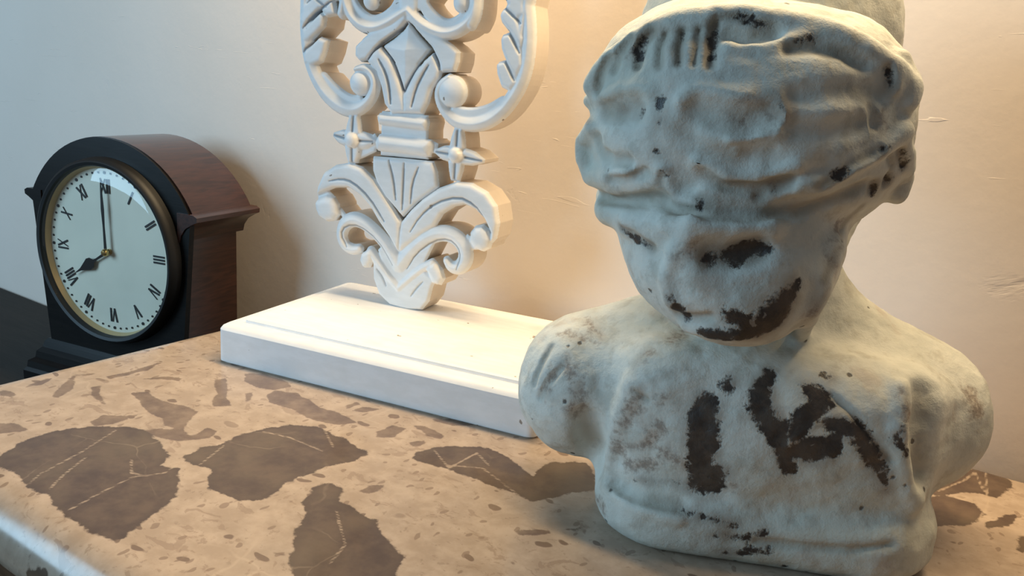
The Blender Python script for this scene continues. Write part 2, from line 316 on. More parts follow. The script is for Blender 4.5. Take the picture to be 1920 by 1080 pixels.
def make_chest():
    z1 = ZM - .048
    t = thing('chest_of_drawers', 'dark walnut chest of drawers standing under the marble slab', 'chest', (0, 0, 0))
    x0, x1, y0, y1 = XL + .02, XR - .02, YF + .022, WALL_Y - .02
    bm = bmesh.new(); add_box(bm, (x0, y0, .10), (x1, y1, z1), .004); bm_obj('carcass', bm, M['chest'], t)
    for r_ in range(3):
        z = .13 + r_ * .207
        bm = bmesh.new(); add_box(bm, (x0 + .03, y0 - .012, z), (x1 - .03, y0 + .01, z + .19), .004); d = bm_obj('drawer', bm, M['chest'], t)
        for s in (-.3, .3):
            bm = bmesh.new(); lathe_y(bm, [(0, -.026), (.008, -.026), (.014, -.020), (.012, -.012), (.006, -.006), (.006, 0)], ((x0 + x1) / 2 + s, y0 - .012, z + .095), 20); bm_obj('knob', bm, M['brass'], d, True)
    for x in (x0 + .03, x1 - .03):
        for y in (y0 + .03, y1 - .03):
            bm = bmesh.new()
            prof = [(.022, 0), (.026, .03), (.02, .06), (.028, .10)]
            add_box(bm, (x - .024, y - .024, 0), (x + .024, y + .024, .101), .004); bm_obj('leg', bm, M['chest'], t)
make_chest()
def make_side_table():
    t = thing('side_table', 'black stained side table lower than the marble, the clock standing on it', 'table', (0, 0, 0))
    x0, x1, y0, y1, z = -1.75, XL - .035, .14, WALL_Y - .004, .636
    bm = bmesh.new(); add_box(bm, (x0, y0, z - .03), (x1, y1, z), .003); bm_obj('table_top', bm, M['table'], t)
    for (a, b, c, d) in ((x0 + .05, y0 + .03, x1 - .05, y0 + .05), (x0 + .05, y1 - .05, x1 - .05, y1 - .03)):
        bm = bmesh.new(); add_box(bm, (a, b, z - .11), (c, d, z - .03)); bm_obj('apron', bm, M['table'], t)
    for x in (x0 + .05, x1 - .05):
        for y in (y0 + .045, y1 - .045):
            bm = bmesh.new(); add_box(bm, (x - .022, y - .022, 0), (x + .022, y + .022, z - .03), .003); bm_obj('leg', bm, M['table'], t)
make_side_table()
# strokes, shapes and cuts of the carving, millimetres from the middle of its foot
ORN = [["S","ring_scroll",5,"r",[[-120.97,291.42,7.03],[-121.79,264.66,7.13],[-122.66,239.69,6.71],[-118.26,214.58,7.29],[-109.23,196.52,7.31],[-96.18,182.47,7.81],[-79.89,173.91,7.75],[-66.25,173.15,6.65],[-55.25,179.58,5.56],[-48.39,189.27,5.5],[-46.56,199.4,4.97],[-51.23,207.68,4.47],[-59.04,210.8,3.99],[-67.29,208.47,3.02]]],["S","ring_scroll",5,"r",[[88.09,293.41,6.59],[90.9,271.42,6.41],[95.27,249.21,6.47],[95.51,227.64,6.55],[92.26,210.14,6.63],[84.88,195.57,6.72],[75.8,183.58,6.82],[62.95,174.07,6.67],[49.42,170.45,6.49],[35.37,171.3,6.04],[25.09,177.56,5.54],[18.29,186.84,5.55],[16.25,195.26,5.27],[19.38,202.79,4.45],[26.13,207.84,3.37]]],["S","ring_scroll",1.5,"f",[[-103.41,196.91,7.28],[-91.67,187.48,7.25],[-75.5,180.32,6.16],[-64.24,181.19,5.08]]],["S","ring_scroll",1.5,"f",[[76.64,190.2,6.29],[63.75,181.98,6.38],[47.52,178.21,5.96],[33.46,179.48,5.76]]],["S","volute_ball",7,"d",[[-62.48,196.94,11.08],[-61.92,196.75,11.08]]],["S","volute_ball",7,"d",[[29.34,196.46,13.54],[29.63,196.36,13.54]]],["P","acanthus_leaf",5,30,[[-105.83,234.51],[-95.78,232.1],[-98.42,221.59],[-102.72,212.41],[-114.25,206.95],[-122.44,209.94],[-123.85,218.9],[-117.74,224.37]]],["P","acanthus_leaf",5,30,[[-104.61,255.9],[-98.71,252.76],[-100.74,242.93],[-114.59,230.28],[-123.42,224.33],[-125.95,231.63],[-124.41,239.36],[-116.42,246.04]]],["P","acanthus_leaf",5,30,[[-93.0,264.35],[-83.94,274.41],[-82.25,268.37],[-94.53,263.07],[-106.98,255.19],[-121.18,240.77],[-127.72,245.57],[-124.63,259.56],[-115.18,272.32],[-98.1,285.02],[-87.22,282.84]]],["G","",0.9,3,[[-123.12,240.43],[-114.86,249.88],[-102.29,258.47],[-93.0,264.35]]],["G","",0.9,3,[[-122.56,220.01],[-115.35,227.05],[-106.63,234.48]]],["G","",0.8,2,[[-118.24,262.28],[-108.81,270.03],[-97.93,276.48]]],["P","acanthus_leaf",5,30,[[70.84,223.32],[77.95,225.48],[86.42,217.88],[89.85,207.65],[83.9,199.62],[74.35,203.05],[69.58,213.31],[68.41,220.26]]],["P","acanthus_leaf",5,30,[[72.56,244.54],[80.19,247.4],[91.61,234.29],[93.92,221.81],[88.36,209.88],[79.89,217.47],[72.09,233.24],[70.88,240.67]]],["P","acanthus_leaf",5,30,[[69.92,262.3],[75.95,268.71],[87.22,256.75],[93.53,242.35],[90.5,231.94],[80.46,243.99],[70.56,253.81],[68.87,258.86]]],["P","acanthus_leaf",5,30,[[71.05,281.99],[84.99,284.55],[91.15,271.43],[93.52,258.13],[84.65,256.65],[74.74,267.54],[70.34,274.14]]],["G","",0.8,2.4,[[72.51,266.11],[80.48,260.43],[88.75,253.66]]],["G","",0.8,2.4,[[77.51,248.42],[84.06,239.6],[89.31,230.73]]],["G","",0.8,2.4,[[75.94,225.94],[81.85,217.59],[86.45,209.16]]],["S","heart_scroll",5.5,"r",[[-82.86,280.51,5.72],[-81.08,270.84,5.74],[-77.74,260.56,5.76],[-70.72,250.4,5.76],[-59.42,244.48,6.0],[-48.1,244.0,5.67],[-35.64,248.79,5.61],[-24.91,255.23,5.54],[-16.43,259.96,5.23]]],["S","heart_scroll",5.5,"r",[[-16.43,259.96,5.23],[-5.97,251.22,5.47],[5.7,245.43,5.43],[19.9,242.53,5.89],[33.51,246.21,5.81],[43.57,255.0,5.99],[46.91,265.46,5.94],[46.68,276.84,5.9],[43.22,284.67,5.4]]],["S","heart_scroll",1.5,"f",[[-75.29,266.14,5.46],[-68.15,256.62,5.73],[-57.34,250.32,5.43],[-48.29,249.48,5.39],[-36.59,254.18,5.59],[-26.7,262.93,6.05],[-24.27,273.68,6.53]]],["S","heart_scroll",1.5,"f",[[-5.52,270.71,5.15],[0.67,260.35,5.41],[10.95,252.51,5.39],[20.93,248.81,5.36],[31.77,252.2,5.8],[39.49,259.45,5.74],[42.33,267.59,5.46]]],["S","volute_ball",6,"d",[[33.47,268.68,7.74],[33.74,268.69,7.74]]],["S","volute_ball",6,"d",[[-53.78,269.47,8.04],[-53.48,269.48,8.03]]],["P","stem",3,30,[[-16.48,260.91],[-26.08,265.33],[-25.04,274.84],[-23.4,286.63],[-9.16,286.93],[-7.05,273.0],[-7.41,265.95]]],["P","frame_arm",4,26,[[-16.44,260.2],[-31.93,248.34],[-51.03,242.04],[-58.43,237.4],[-68.54,228.22],[-68.6,219.46],[-62.61,215.05],[-55.02,217.12],[-42.8,230.17],[-25.03,241.16],[-16.06,252.0]]],["P","frame_arm",4,26,[[-16.44,260.2],[-1.49,247.25],[20.16,238.18],[27.34,234.4],[34.59,228.88],[34.01,220.54],[31.44,212.63],[18.19,211.18],[15.32,219.43],[7.89,231.01],[-4.03,240.94],[-16.06,252.0]]],["P","diamond",5,120,[[-15.55,250.23],[-5.09,239.33],[6.82,229.75],[-5.65,215.75],[-15.27,196.93],[-17.92,196.75],[-25.79,214.53],[-40.82,229.42],[-29.24,236.6],[-20.05,244.04]]],["P","cup_leaf",4.5,34,[[-42.76,229.32],[-30.73,219.16],[-21.87,202.43],[-17.36,190.94],[-14.34,183.05],[-13.19,174.11],[-28.81,172.43],[-36.69,180.67],[-40.57,194.89],[-46.06,208.31],[-56.2,215.8],[-50.41,224.22]]],["P","cup_leaf",4.5,34,[[9.78,227.52],[0.63,219.77],[-7.53,209.53],[-14.23,196.76],[-17.36,190.94],[-17.63,173.74],[2.2,175.02],[7.21,184.75],[10.42,197.29],[17.05,206.27],[19.04,213.65],[14.06,221.76]]],["P","cup_leaf",1.5,20,[[-54.7,216.52],[-37.78,208.83],[-33.7,181.53],[-27.33,173.19],[2.17,175.65],[5.93,187.12],[14.6,212.16],[-5.71,216.97],[-16.04,220.01],[-29.15,216.79]]],["G","",0.9,2.6,[[-42.36,218.48],[-34.74,207.78],[-30.66,195.59],[-28.9,181.91]]],["G","",0.9,2.6,[[6.96,216.52],[1.25,207.65],[-4.4,196.22],[-8.04,180.8]]],["G","",0.8,3,[[-55.49,217.47],[-44.59,230.08],[-31.54,238.67],[-22.96,243.91],[-17.15,250.4]]],["G","",0.8,3,[[-15.58,250.82],[-5.46,240.87],[6.47,230.93],[12.52,224.07],[17.07,213.52]]],["G","",0.8,3,[[-41.86,229.12],[-29.2,218.02],[-21.43,202.46],[-17.39,191.56],[-14.35,199.23],[-6.92,212.01],[6.55,229.5]]],["P","collar_roll",5.5,46,[[-42.18,172.97],[-16.87,173.43],[7.43,172.35],[8.64,168.71],[7.26,161.7],[-16.36,162.08],[-42.12,162.98],[-43.83,167.97]]],["P","collar_roll",6.5,60,[[-41.81,154.63],[-14.53,154.61],[12.0,154.59],[13.43,149.69],[11.36,139.34],[-13.86,139.94],[-42.8,139.59],[-44.93,147.2]]],["P","collar_roll",1,10,[[-40.26,174.66],[6.58,174.77],[8.55,137.13],[-40.35,135.92]]],["P","petal",3.4,18,[[-68.89,146.63],[-59.51,152.83],[-60.58,161.3],[-62.78,169.92],[-67.84,169.76],[-72.93,169.59],[-75.96,160.72],[-77.83,152.06]]],["G","",0.8,2.2,[[-68.53,154.53],[-67.95,167.46]]],["P","petal",3.4,18,[[-68.89,146.63],[-63.35,139.17],[-54.5,140.73],[-45.33,145.84],[-45.25,147.49],[-45.17,149.13],[-53.83,153.56],[-62.5,154.47]]],["G","",0.8,2.2,[[-60.79,146.92],[-47.59,147.4]]],["P","petal",3.4,18,[[-68.89,146.63],[-77.98,140.51],[-76.32,132.88],[-73.46,125.15],[-68.3,125.7],[-63.16,126.25],[-60.79,134.48],[-59.58,142.32]]],["G","",0.8,2.2,[[-68.69,139.54],[-68.35,127.8]]],["P","petal",3.4,18,[[-68.89,146.63],[-71.98,154.98],[-80.44,154.97],[-90.33,151.44],[-90.86,149.79],[-91.4,148.13],[-84.5,142.15],[-76.72,139.79]]],["G","",0.8,2.2,[[-76.31,147.7],[-88.65,149.47]]],["S","bead",8.5,"d",[[-68.89,146.63,6.49],[-68.66,146.65,6.49]]],["P","petal",3.4,18,[[36.59,144.14],[44.92,150.15],[43.84,158.55],[41.75,167.12],[37.22,167.02],[32.66,166.93],[30.06,158.2],[28.5,149.65]]],["G","",0.8,2.2,[[36.8,151.97],[37.15,164.75]]],["P","petal",3.4,18,[[36.59,144.14],[41.87,136.24],[51.92,136.44],[62.74,139.97],[63.02,141.52],[63.31,143.07],[54.19,148.55],[44.65,150.68]]],["G","",0.8,2.2,[[45.66,143.24],[60.41,141.78]]],["P","petal",3.4,18,[[36.59,144.14],[28.26,138.17],[29.49,129.97],[31.78,121.57],[36.41,121.85],[41.02,122.13],[43.42,130.75],[44.75,139.03]]],["G","",0.8,2.2,[[36.53,136.6],[36.43,124.09]]],["P","petal",3.4,18,[[36.59,144.14],[32.11,151.66],[23.94,150.89],[15.0,146.69],[14.79,145.1],[14.57,143.5],[22.32,138.54],[30.25,137.06]]],["G","",0.8,2.2,[[29.23,144.47],[16.99,145.0]]],["S","bead",8.5,"d",[[36.59,144.14,5.99],[36.79,144.17,5.99]]],["P","petal",0.5,10,[[-79.19,146.12],[-69.19,157.46],[-45.43,152.61],[-44.93,138.59],[-62.69,129.64],[-72.98,128.56]]],["P","fan",3.5,30,[[-47.58,134.39],[-16.38,135.75],[14.4,136.22],[18.73,127.5],[20.85,114.65],[0.7,98.91],[-14.05,83.47],[-32.3,99.57],[-43.07,112.68],[-47.14,121.77]]],["G","",0.8,2.2,[[-29.37,132.83],[-23.74,116.49],[-20.78,98.6]]],["G","",0.8,2.2,[[-13.5,132.02],[-13.65,111.35],[-13.82,90.71]]],["G","",0.8,2.2,[[0.95,129.86],[-4.62,115.55],[-5.55,97.33]]],["P","leaf_scroll",5,34,[[-107.17,91.68],[-106.1,100.44],[-99.57,114.03],[-86.38,122.63],[-70.99,126.21],[-57.57,123.5],[-45.02,114.85],[-33.32,101.85],[-22.21,88.82],[-14.78,79.36],[-13.63,61.71],[-16.68,50.63],[-27.16,64.33],[-38.94,76.9],[-47.89,88.74],[-58.66,97.62],[-71.33,103.25],[-86.88,101.4],[-97.64,96.16]]],["P","leaf_scroll",5,34,[[-15.15,79.31],[-6.16,90.91],[5.89,102.71],[21.22,114.23],[38.15,121.59],[53.46,122.0],[68.13,116.18],[77.71,105.58],[81.12,90.83],[79.27,77.52],[74.17,71.36],[73.07,82.04],[66.43,92.67],[58.0,99.69],[47.91,102.7],[37.75,99.86],[26.87,92.06],[19.94,80.11],[7.5,71.2],[-4.73,60.57],[-16.68,50.63]]],["G","",0.8,2.4,[[-91.53,107.41],[-78.32,111.05],[-65.73,109.74],[-47.25,97.73],[-31.08,77.96]]],["G","",0.8,2.4,[[-3.8,72.02],[4.91,86.79],[20.18,101.36],[42.33,109.54],[58.01,104.59],[67.21,93.54],[73.9,82.15]]],["P","leaf_scroll",1,15,[[-107.6,93.63],[-95.7,98.38],[-85.67,91.35],[-97.4,83.24],[-106.46,85.43]]],["P","volute_ball",6,60,[[-109.08,85.1],[-103.54,91.13],[-95.62,94.26],[-87.29,93.13],[-82.42,86.8],[-81.0,77.04],[-86.19,70.52],[-95.12,68.47],[-104.23,72.3],[-107.76,78.56]]],["P","volute_ball",6,60,[[53.71,79.31],[58.41,85.87],[65.91,87.98],[72.07,84.21],[76.0,76.28],[74.06,68.24],[67.56,64.14],[59.79,65.33],[54.22,71.57]]],["S","curl_leaf",4.6,"r",[[-17.11,39.02,7.37],[-27.68,53.91,7.02],[-41.37,65.59,6.7],[-56.0,73.77,7.1],[-67.65,75.17,7.16],[-77.25,68.39,6.87],[-79.93,57.13,6.19],[-75.16,48.05,5.84],[-65.84,45.73,5.44],[-59.07,48.08,4.33]]],["S","curl_leaf",4.6,"r",[[-15.6,38.76,7.36],[-4.44,54.6,7.59],[9.48,67.96,7.8],[23.43,74.73,7.36],[37.54,74.67,7.61],[48.48,66.8,7.57],[51.29,55.36,7.6],[45.42,46.15,6.67],[37.2,45.16,5.71],[32.26,50.82,4.03]]],["G","",0.7,2,[[-71.22,48.29],[-78.59,59.0],[-73.71,68.38],[-58.77,70.09],[-38.31,59.77],[-21.96,38.26]]],["G","",0.7,2,[[-7.33,37.27],[1.16,52.51],[18.5,67.18],[34.25,71.04],[43.36,65.25],[46.54,56.21],[43.74,44.92]]],["P","curl_leaf",1.5,14,[[-17.27,51.36],[-0.74,53.85],[20.32,66.64],[10.62,45.83],[0.29,32.72],[-14.46,16.96],[-29.56,29.54],[-39.84,49.62],[-30.72,59.23]]],["P","leaf_scroll",0.6,10,[[-85.41,79.79],[-77.35,72.54],[-73.53,76.37],[-81.16,83.66]]],["P","leaf_scroll",0.6,10,[[49.55,77.16],[61.86,72.68],[60.69,64.68],[50.45,63.14]]],["P","collar_roll",0.4,10,[[-47.36,154.76],[-43.5,150.46],[-44.09,141.03],[-50.64,141.95],[-51.84,149.67]]],["P","collar_roll",0.4,10,[[11.16,154.14],[17.38,151.71],[17.02,142.59],[10.85,143.48]]],["S","foot_leaf",4.4,"r",[[-46.46,46.96,5.36],[-35.53,36.12,4.99],[-24.64,25.32,4.62],[-15.25,17.67,4.25]]],["S","foot_leaf",4.4,"r",[[-15.25,17.67,4.25],[-3.27,29.66,4.54],[9.06,40.69,4.47],[17.84,46.15,4.43]]],["P","volute_ball",5.5,40,[[-57.78,37.69],[-56.05,44.68],[-48.47,49.66],[-42.64,47.54],[-42.92,39.15],[-46.9,31.8],[-53.66,30.73]]],["P","volute_ball",5.5,44,[[12.4,39.59],[15.11,46.53],[22.22,48.45],[28.84,42.22],[31.95,34.62],[27.88,27.43],[20.64,27.85]]],["P","foot_leaf",2.5,26,[[-44.31,40.61],[-43.1,22.29],[-36.41,8.14],[-24.57,-0.0],[-5.55,-1.34],[9.59,1.4],[16.47,10.63],[19.38,24.36],[22.26,31.39],[10.95,39.36],[-14.91,18.57],[-37.4,34.99]]],["G","",0.7,1.6,[[-38.83,32.25],[-32.27,25.75],[-28.15,18.02]]],["G","",0.7,1.6,[[-1.54,12.82],[3.63,20.87],[10.07,28.06]]]]
# ---------------------------------------------------------------- carved ornament on its plinth
FOOT = np.array([-.4752, .5609, .8365])
def make_ornament():
    t = thing('carved_ornament', 'white painted openwork scroll carving upright on its rectangular plinth', 'ornament', tuple(FOOT * (1, 1, 0) + np.array((0, 0, ZM))), TILT)
    hz = FOOT[2] - ZM
    # plinth: a block with a low raised field, hand cut and slightly uneven
    a0, a1, b0, b1 = -.1135, .1755, -.1225, .0665
    W = [(.0022, 0.0), (.0022, .0012), (.0, .0014), (.0, .0285), (.0015, .0310), (.0045, .0328), (.0085, .0332), (.0138, .0334), (.0146, .0326), (.0150, .0330), (.0156, .0356), (.0172, hz)]
    V = []; F = []; G = []
    def ring(ins, z):
        x0, x1, y0, y1 = a0 + ins, a1 - ins, b0 + ins * 1.0, b1 - ins
        rc = max(.0025, .007 - ins * .2); pts = []
        for (cx, cy, s) in ((x1 - rc, y0 + rc, -90), (x1 - rc, y1 - rc, 0), (x0 + rc, y1 - rc, 90), (x0 + rc, y0 + rc, 180)):
            for k in range(6):
                an = math.radians(s + 18 * k); pts.append((cx + rc * math.cos(an), cy + rc * math.sin(an), z))
        return pts
    n = 0; prev = None
    for (ins, z) in W:
        p = ring(ins, z); idx = range(len(V), len(V) + len(p)); V += p; idx = list(idx); G += [0.] * len(p)
        if prev:
            for k in range(len(p)): F.append((prev[k], prev[(k + 1) % len(p)], idx[(k + 1) % len(p)], idx[k]))
        else: F.append(tuple(idx[::-1]))
        prev = idx
    F.append(tuple(prev))
    o = link_mesh('plinth', V, F, M['paint'], t)
    o.data.set_sharp_from_angle(angle=math.radians(28))
    # carving: relief on a fine grid, cut along its own outline
    st = .00055
    ax = np.arange(-.150, .118, st); bx = np.arange(-.004, .548, st)
    MIR = .268
    shapes = [s for s in ORN]
    for s in ORN:
        if s[0] == 'G' or s[1] in ('ring_scroll', 'heart_scroll', 'acanthus_leaf', 'diamond', 'frame_arm', 'cup_leaf', 'stem', 'volute_ball'):
            if np.mean([p[1] for p in s[4]]) > 150:
                shapes.append((s[0], s[1], s[2], s[3], [(p[0], 2 * MIR * 1000 - p[1], *p[2:]) for p in s[4]]))
    comps = []
    nA, nB = len(ax), len(bx)
    D = np.full((nA, nB), .05); Hh = np.full((nA, nB), -1.); L = np.zeros((nA, nB), int); Gr = np.zeros((nA, nB))
    def sub(P, m):
        i = np.searchsorted(ax, [P[:, 0].min() - m, P[:, 0].max() + m]); j = np.searchsorted(bx, [P[:, 1].min() - m, P[:, 1].max() + m])
        sl = (slice(i[0], i[1]), slice(j[0], j[1])); return sl, ax[sl[0]][:, None], bx[sl[1]][None, :]
    def smooth_line(P, closed):
        # one pass of corner cutting for strokes
        if len(P) < 3: return P
        Q = [P[0]]
        for a, b in zip(P[:-1], P[1:]): Q += [a * .75 + b * .25, a * .25 + b * .75]
        return np.array(Q + [P[-1]])
    for s in shapes:
        P = np.array(s[4], float) / 1000
        if s[0] == 'G':
            P = smooth_line(P, 0)
            wd = s[2] / 1000; sl, X, Y = sub(P, wd * 4); g = np.zeros(np.broadcast(X, Y).shape) + 9
            tot = len(P) - 1
            for q, (a, b) in enumerate(zip(P[:-1], P[1:])):
                d = b - a; tt = np.clip(((X - a[0]) * d[0] + (Y - a[1]) * d[1]) / (d @ d), 0, 1)
                e = np.hypot(X - a[0] - tt * d[0], Y - a[1] - tt * d[1]) / wd
                e = e / (.45 + .75 * math.sin(PI * min(1, (q + .5) / tot)) )
                g = np.minimum(g, e)
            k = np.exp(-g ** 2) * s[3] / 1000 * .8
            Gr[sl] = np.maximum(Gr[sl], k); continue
        if s[1] == 'bead': s = (s[0], 'bead%d' % (s[4][0][0] > 0), *s[2:]); shapes_b = 1
        if s[1] not in comps: comps.append(s[1])
        H = s[2] / 1000
        if s[0] == 'S':
            P = smooth_line(smooth_line(P, 0), 0); sl, X, Y = sub(P, P[:, 2].max() + .004)
            d = np.full(np.broadcast(X, Y).shape, 9.); u = d.copy()
            for a, b in zip(P[:-1], P[1:]):
                v = (b - a)[:2]; tt = np.clip(((X - a[0]) * v[0] + (Y - a[1]) * v[1]) / (v @ v + 1e-14), 0, 1)
                e = np.hypot(X - a[0] - tt * v[0], Y - a[1] - tt * v[1]); r = a[2] + tt * (b[2] - a[2])
                d = np.minimum(d, e - r); u = np.minimum(u, e / r)
            u = np.clip(u, 0, 1)
            h = H * (np.sqrt(1 - u ** 2) * .55 + (1 - u) * .45) if s[3] == 'r' else H * (.55 + .45 * np.sqrt(1 - u ** 2)) if s[1][:4] == 'bead' else H * np.sqrt(1 - u ** 2) if s[3] == 'd' else H * np.clip((1 - u) * 4, 0, 1)
        else:
            sl, X, Y = sub(P, .004)
            d = np.full(np.broadcast(X, Y).shape, 9.); ins = np.zeros(d.shape, bool)
            for a, b in zip(P, np.roll(P, -1, 0)):
                v = b - a; tt = np.clip(((X - a[0]) * v[0] + (Y - a[1]) * v[1]) / (v @ v + 1e-14), 0, 1)
                d = np.minimum(d, np.hypot(X - a[0] - tt * v[0], Y - a[1] - tt * v[1]))
                ins ^= ((a[1] <= Y) != (b[1] <= Y)) & (X < (b[0] - a[0]) * (Y - a[1]) / (b[1] - a[1] + 1e-14) + a[0])
            d = np.where(ins, -d, d)
            u = np.clip(-d / (s[3] * .00014), 0, 1); h = H * np.sqrt(1 - (1 - u) ** 2)
            if s[1] == 'diamond': h = H * (.35 + .65 * u)
            if s[1] == 'petal': h = H * (.5 + .5 * u)
        inside = d < .0003
        D[sl] = np.minimum(D[sl], d)
        better = inside & (h > Hh[sl])
        L[sl] = np.where(better, comps.index(s[1]), L[sl]); Hh[sl] = np.where(inside, np.maximum(Hh[sl], h), Hh[sl])
    # a closed, rounded lip towards every cut edge
    lip = np.clip(-D / .0016, 0, 1); lip = 1 - (1 - lip) ** 2
    Z = np.clip(Hh, 0, None) * (.25 + .75 * lip) - .0012 * (1 - lip) - Gr
    k = np.array([.25, .5, .25])
    for _ in range(2):      # knife-work softness
        Z = np.apply_along_axis(lambda q: np.convolve(np.pad(q, 1, 'edge'), k, 'valid'), 0, Z); Z = np.apply_along_axis(lambda q: np.convolve(np.pad(q, 1, 'edge'), k, 'valid'), 1, Z)
    cd = (D[:-1, :-1] + D[1:, :-1] + D[:-1, 1:] + D[1:, 1:]) / 4
    cin = cd < 0
    gx, gy = np.gradient(D, st)
    gl = np.hypot(gx, gy) + 1e-6
    px_, py_ = np.meshgrid(ax, bx, indexing='ij')
    pad = np.pad(cin, 1)
    cnt = pad[:-1, :-1].astype(int) + pad[1:, :-1] + pad[:-1, 1:] + pad[1:, 1:]
    edge = (cnt > 0) & (cnt < 4)
    mv = np.clip(D, -.0006, .0006)
    px_ = np.where(edge, px_ - mv * gx / gl, px_); py_ = np.where(edge, py_ - mv * gy / gl, py_)
    y_front = .0042 - Z; y_back = .0315
    vid = np.arange(nA * nB).reshape(nA, nB)
    cl = np.maximum.reduce([L[:-1, :-1], L[1:, :-1], L[:-1, 1:], L[1:, 1:]])
    # every separate patch of a kind becomes a piece of its own; scraps join a neighbour
    for rep in range(3):
        ids = np.where(cin, np.arange(cin.size).reshape(cin.shape), -1)
        same = [(slice(1, None), slice(None), slice(0, -1), slice(None)), (slice(None), slice(1, None), slice(None), slice(0, -1))]
        while True:
            old = ids.copy()
            for (a, b_, c_, d_) in same:
                ok = cin[a, b_] & cin[c_, d_] & (cl[a, b_] == cl[c_, d_])
                m = np.maximum(ids[a, b_], ids[c_, d_])
                ids[a, b_] = np.where(ok, m, ids[a, b_]); ids[c_, d_] = np.where(ok, np.maximum(m, ids[c_, d_]), ids[c_, d_])
            flat = ids.reshape(-1); g_ = flat >= 0
            flat[g_] = flat[flat[g_]]; flat[g_] = flat[flat[g_]]
            if (ids == old).all(): break
        u, inv, n_ = np.unique(ids, return_inverse=True, return_counts=True)
        small = (n_[inv].reshape(ids.shape) < 260) & cin
        if not small.any() or rep == 2: break
        for it in range(40):
            for (a, b_, c_, d_) in same:
                for (p, q) in (((a, b_), (c_, d_)), ((c_, d_), (a, b_))):
                    k_ = small[p] & cin[q] & ~small[q]
                    cp = cl[p]; cp[k_] = cl[q][k_]; sp = small[p]; sp[k_] = False
            if not small.any(): break
    front = np.stack([px_, y_front, py_ + hz], -1).reshape(-1, 3); back = np.stack([px_, np.full_like(px_, y_back), py_ + hz], -1).reshape(-1, 3)
    N3 = nA * nB
    nrm = np.cross(np.gradient(front.reshape(nA, nB, 3), axis=0), np.gradient(front.reshape(nA, nB, 3), axis=1)).reshape(-1, 3)
    Call = np.concatenate([front, back, front, back])
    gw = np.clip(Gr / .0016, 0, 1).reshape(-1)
    for uid in u[u >= 0]:
        m = ids == uid
        name = comps[cl[m][0]].rstrip('01')
        I, J = np.nonzero(m)
        f = np.stack([vid[I, J], vid[I + 1, J], vid[I + 1, J + 1], vid[I, J + 1]], 1)
        parts = [f, f[:, ::-1] + N3]
        for (di, dj, va, vb) in ((-1, 0, (0, 1), (0, 0)), (1, 0, (1, 0), (1, 1)), (0, -1, (0, 0), (1, 0)), (0, 1, (1, 1), (0, 1))):
            mp = np.pad(m, 1) if name == 'bead' else pad
            out = m & ~mp[1 + di:pad.shape[0] - 1 + di, 1 + dj:pad.shape[1] - 1 + dj]
            I2, J2 = np.nonzero(out)
            a = vid[I2 + va[0], J2 + va[1]]; b = vid[I2 + vb[0], J2 + vb[1]]
            parts.append(np.stack([b + 2 * N3, a + 2 * N3, a + 3 * N3, b + 3 * N3], 1)[:, ::-1])
        Fa = np.concatenate(parts)
        used, inv = np.unique(Fa, return_inverse=True)
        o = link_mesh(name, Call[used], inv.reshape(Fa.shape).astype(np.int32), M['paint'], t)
        attr(o, 'cut_side', (used >= 2 * N3).astype(float))
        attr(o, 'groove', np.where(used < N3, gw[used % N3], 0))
make_ornament()
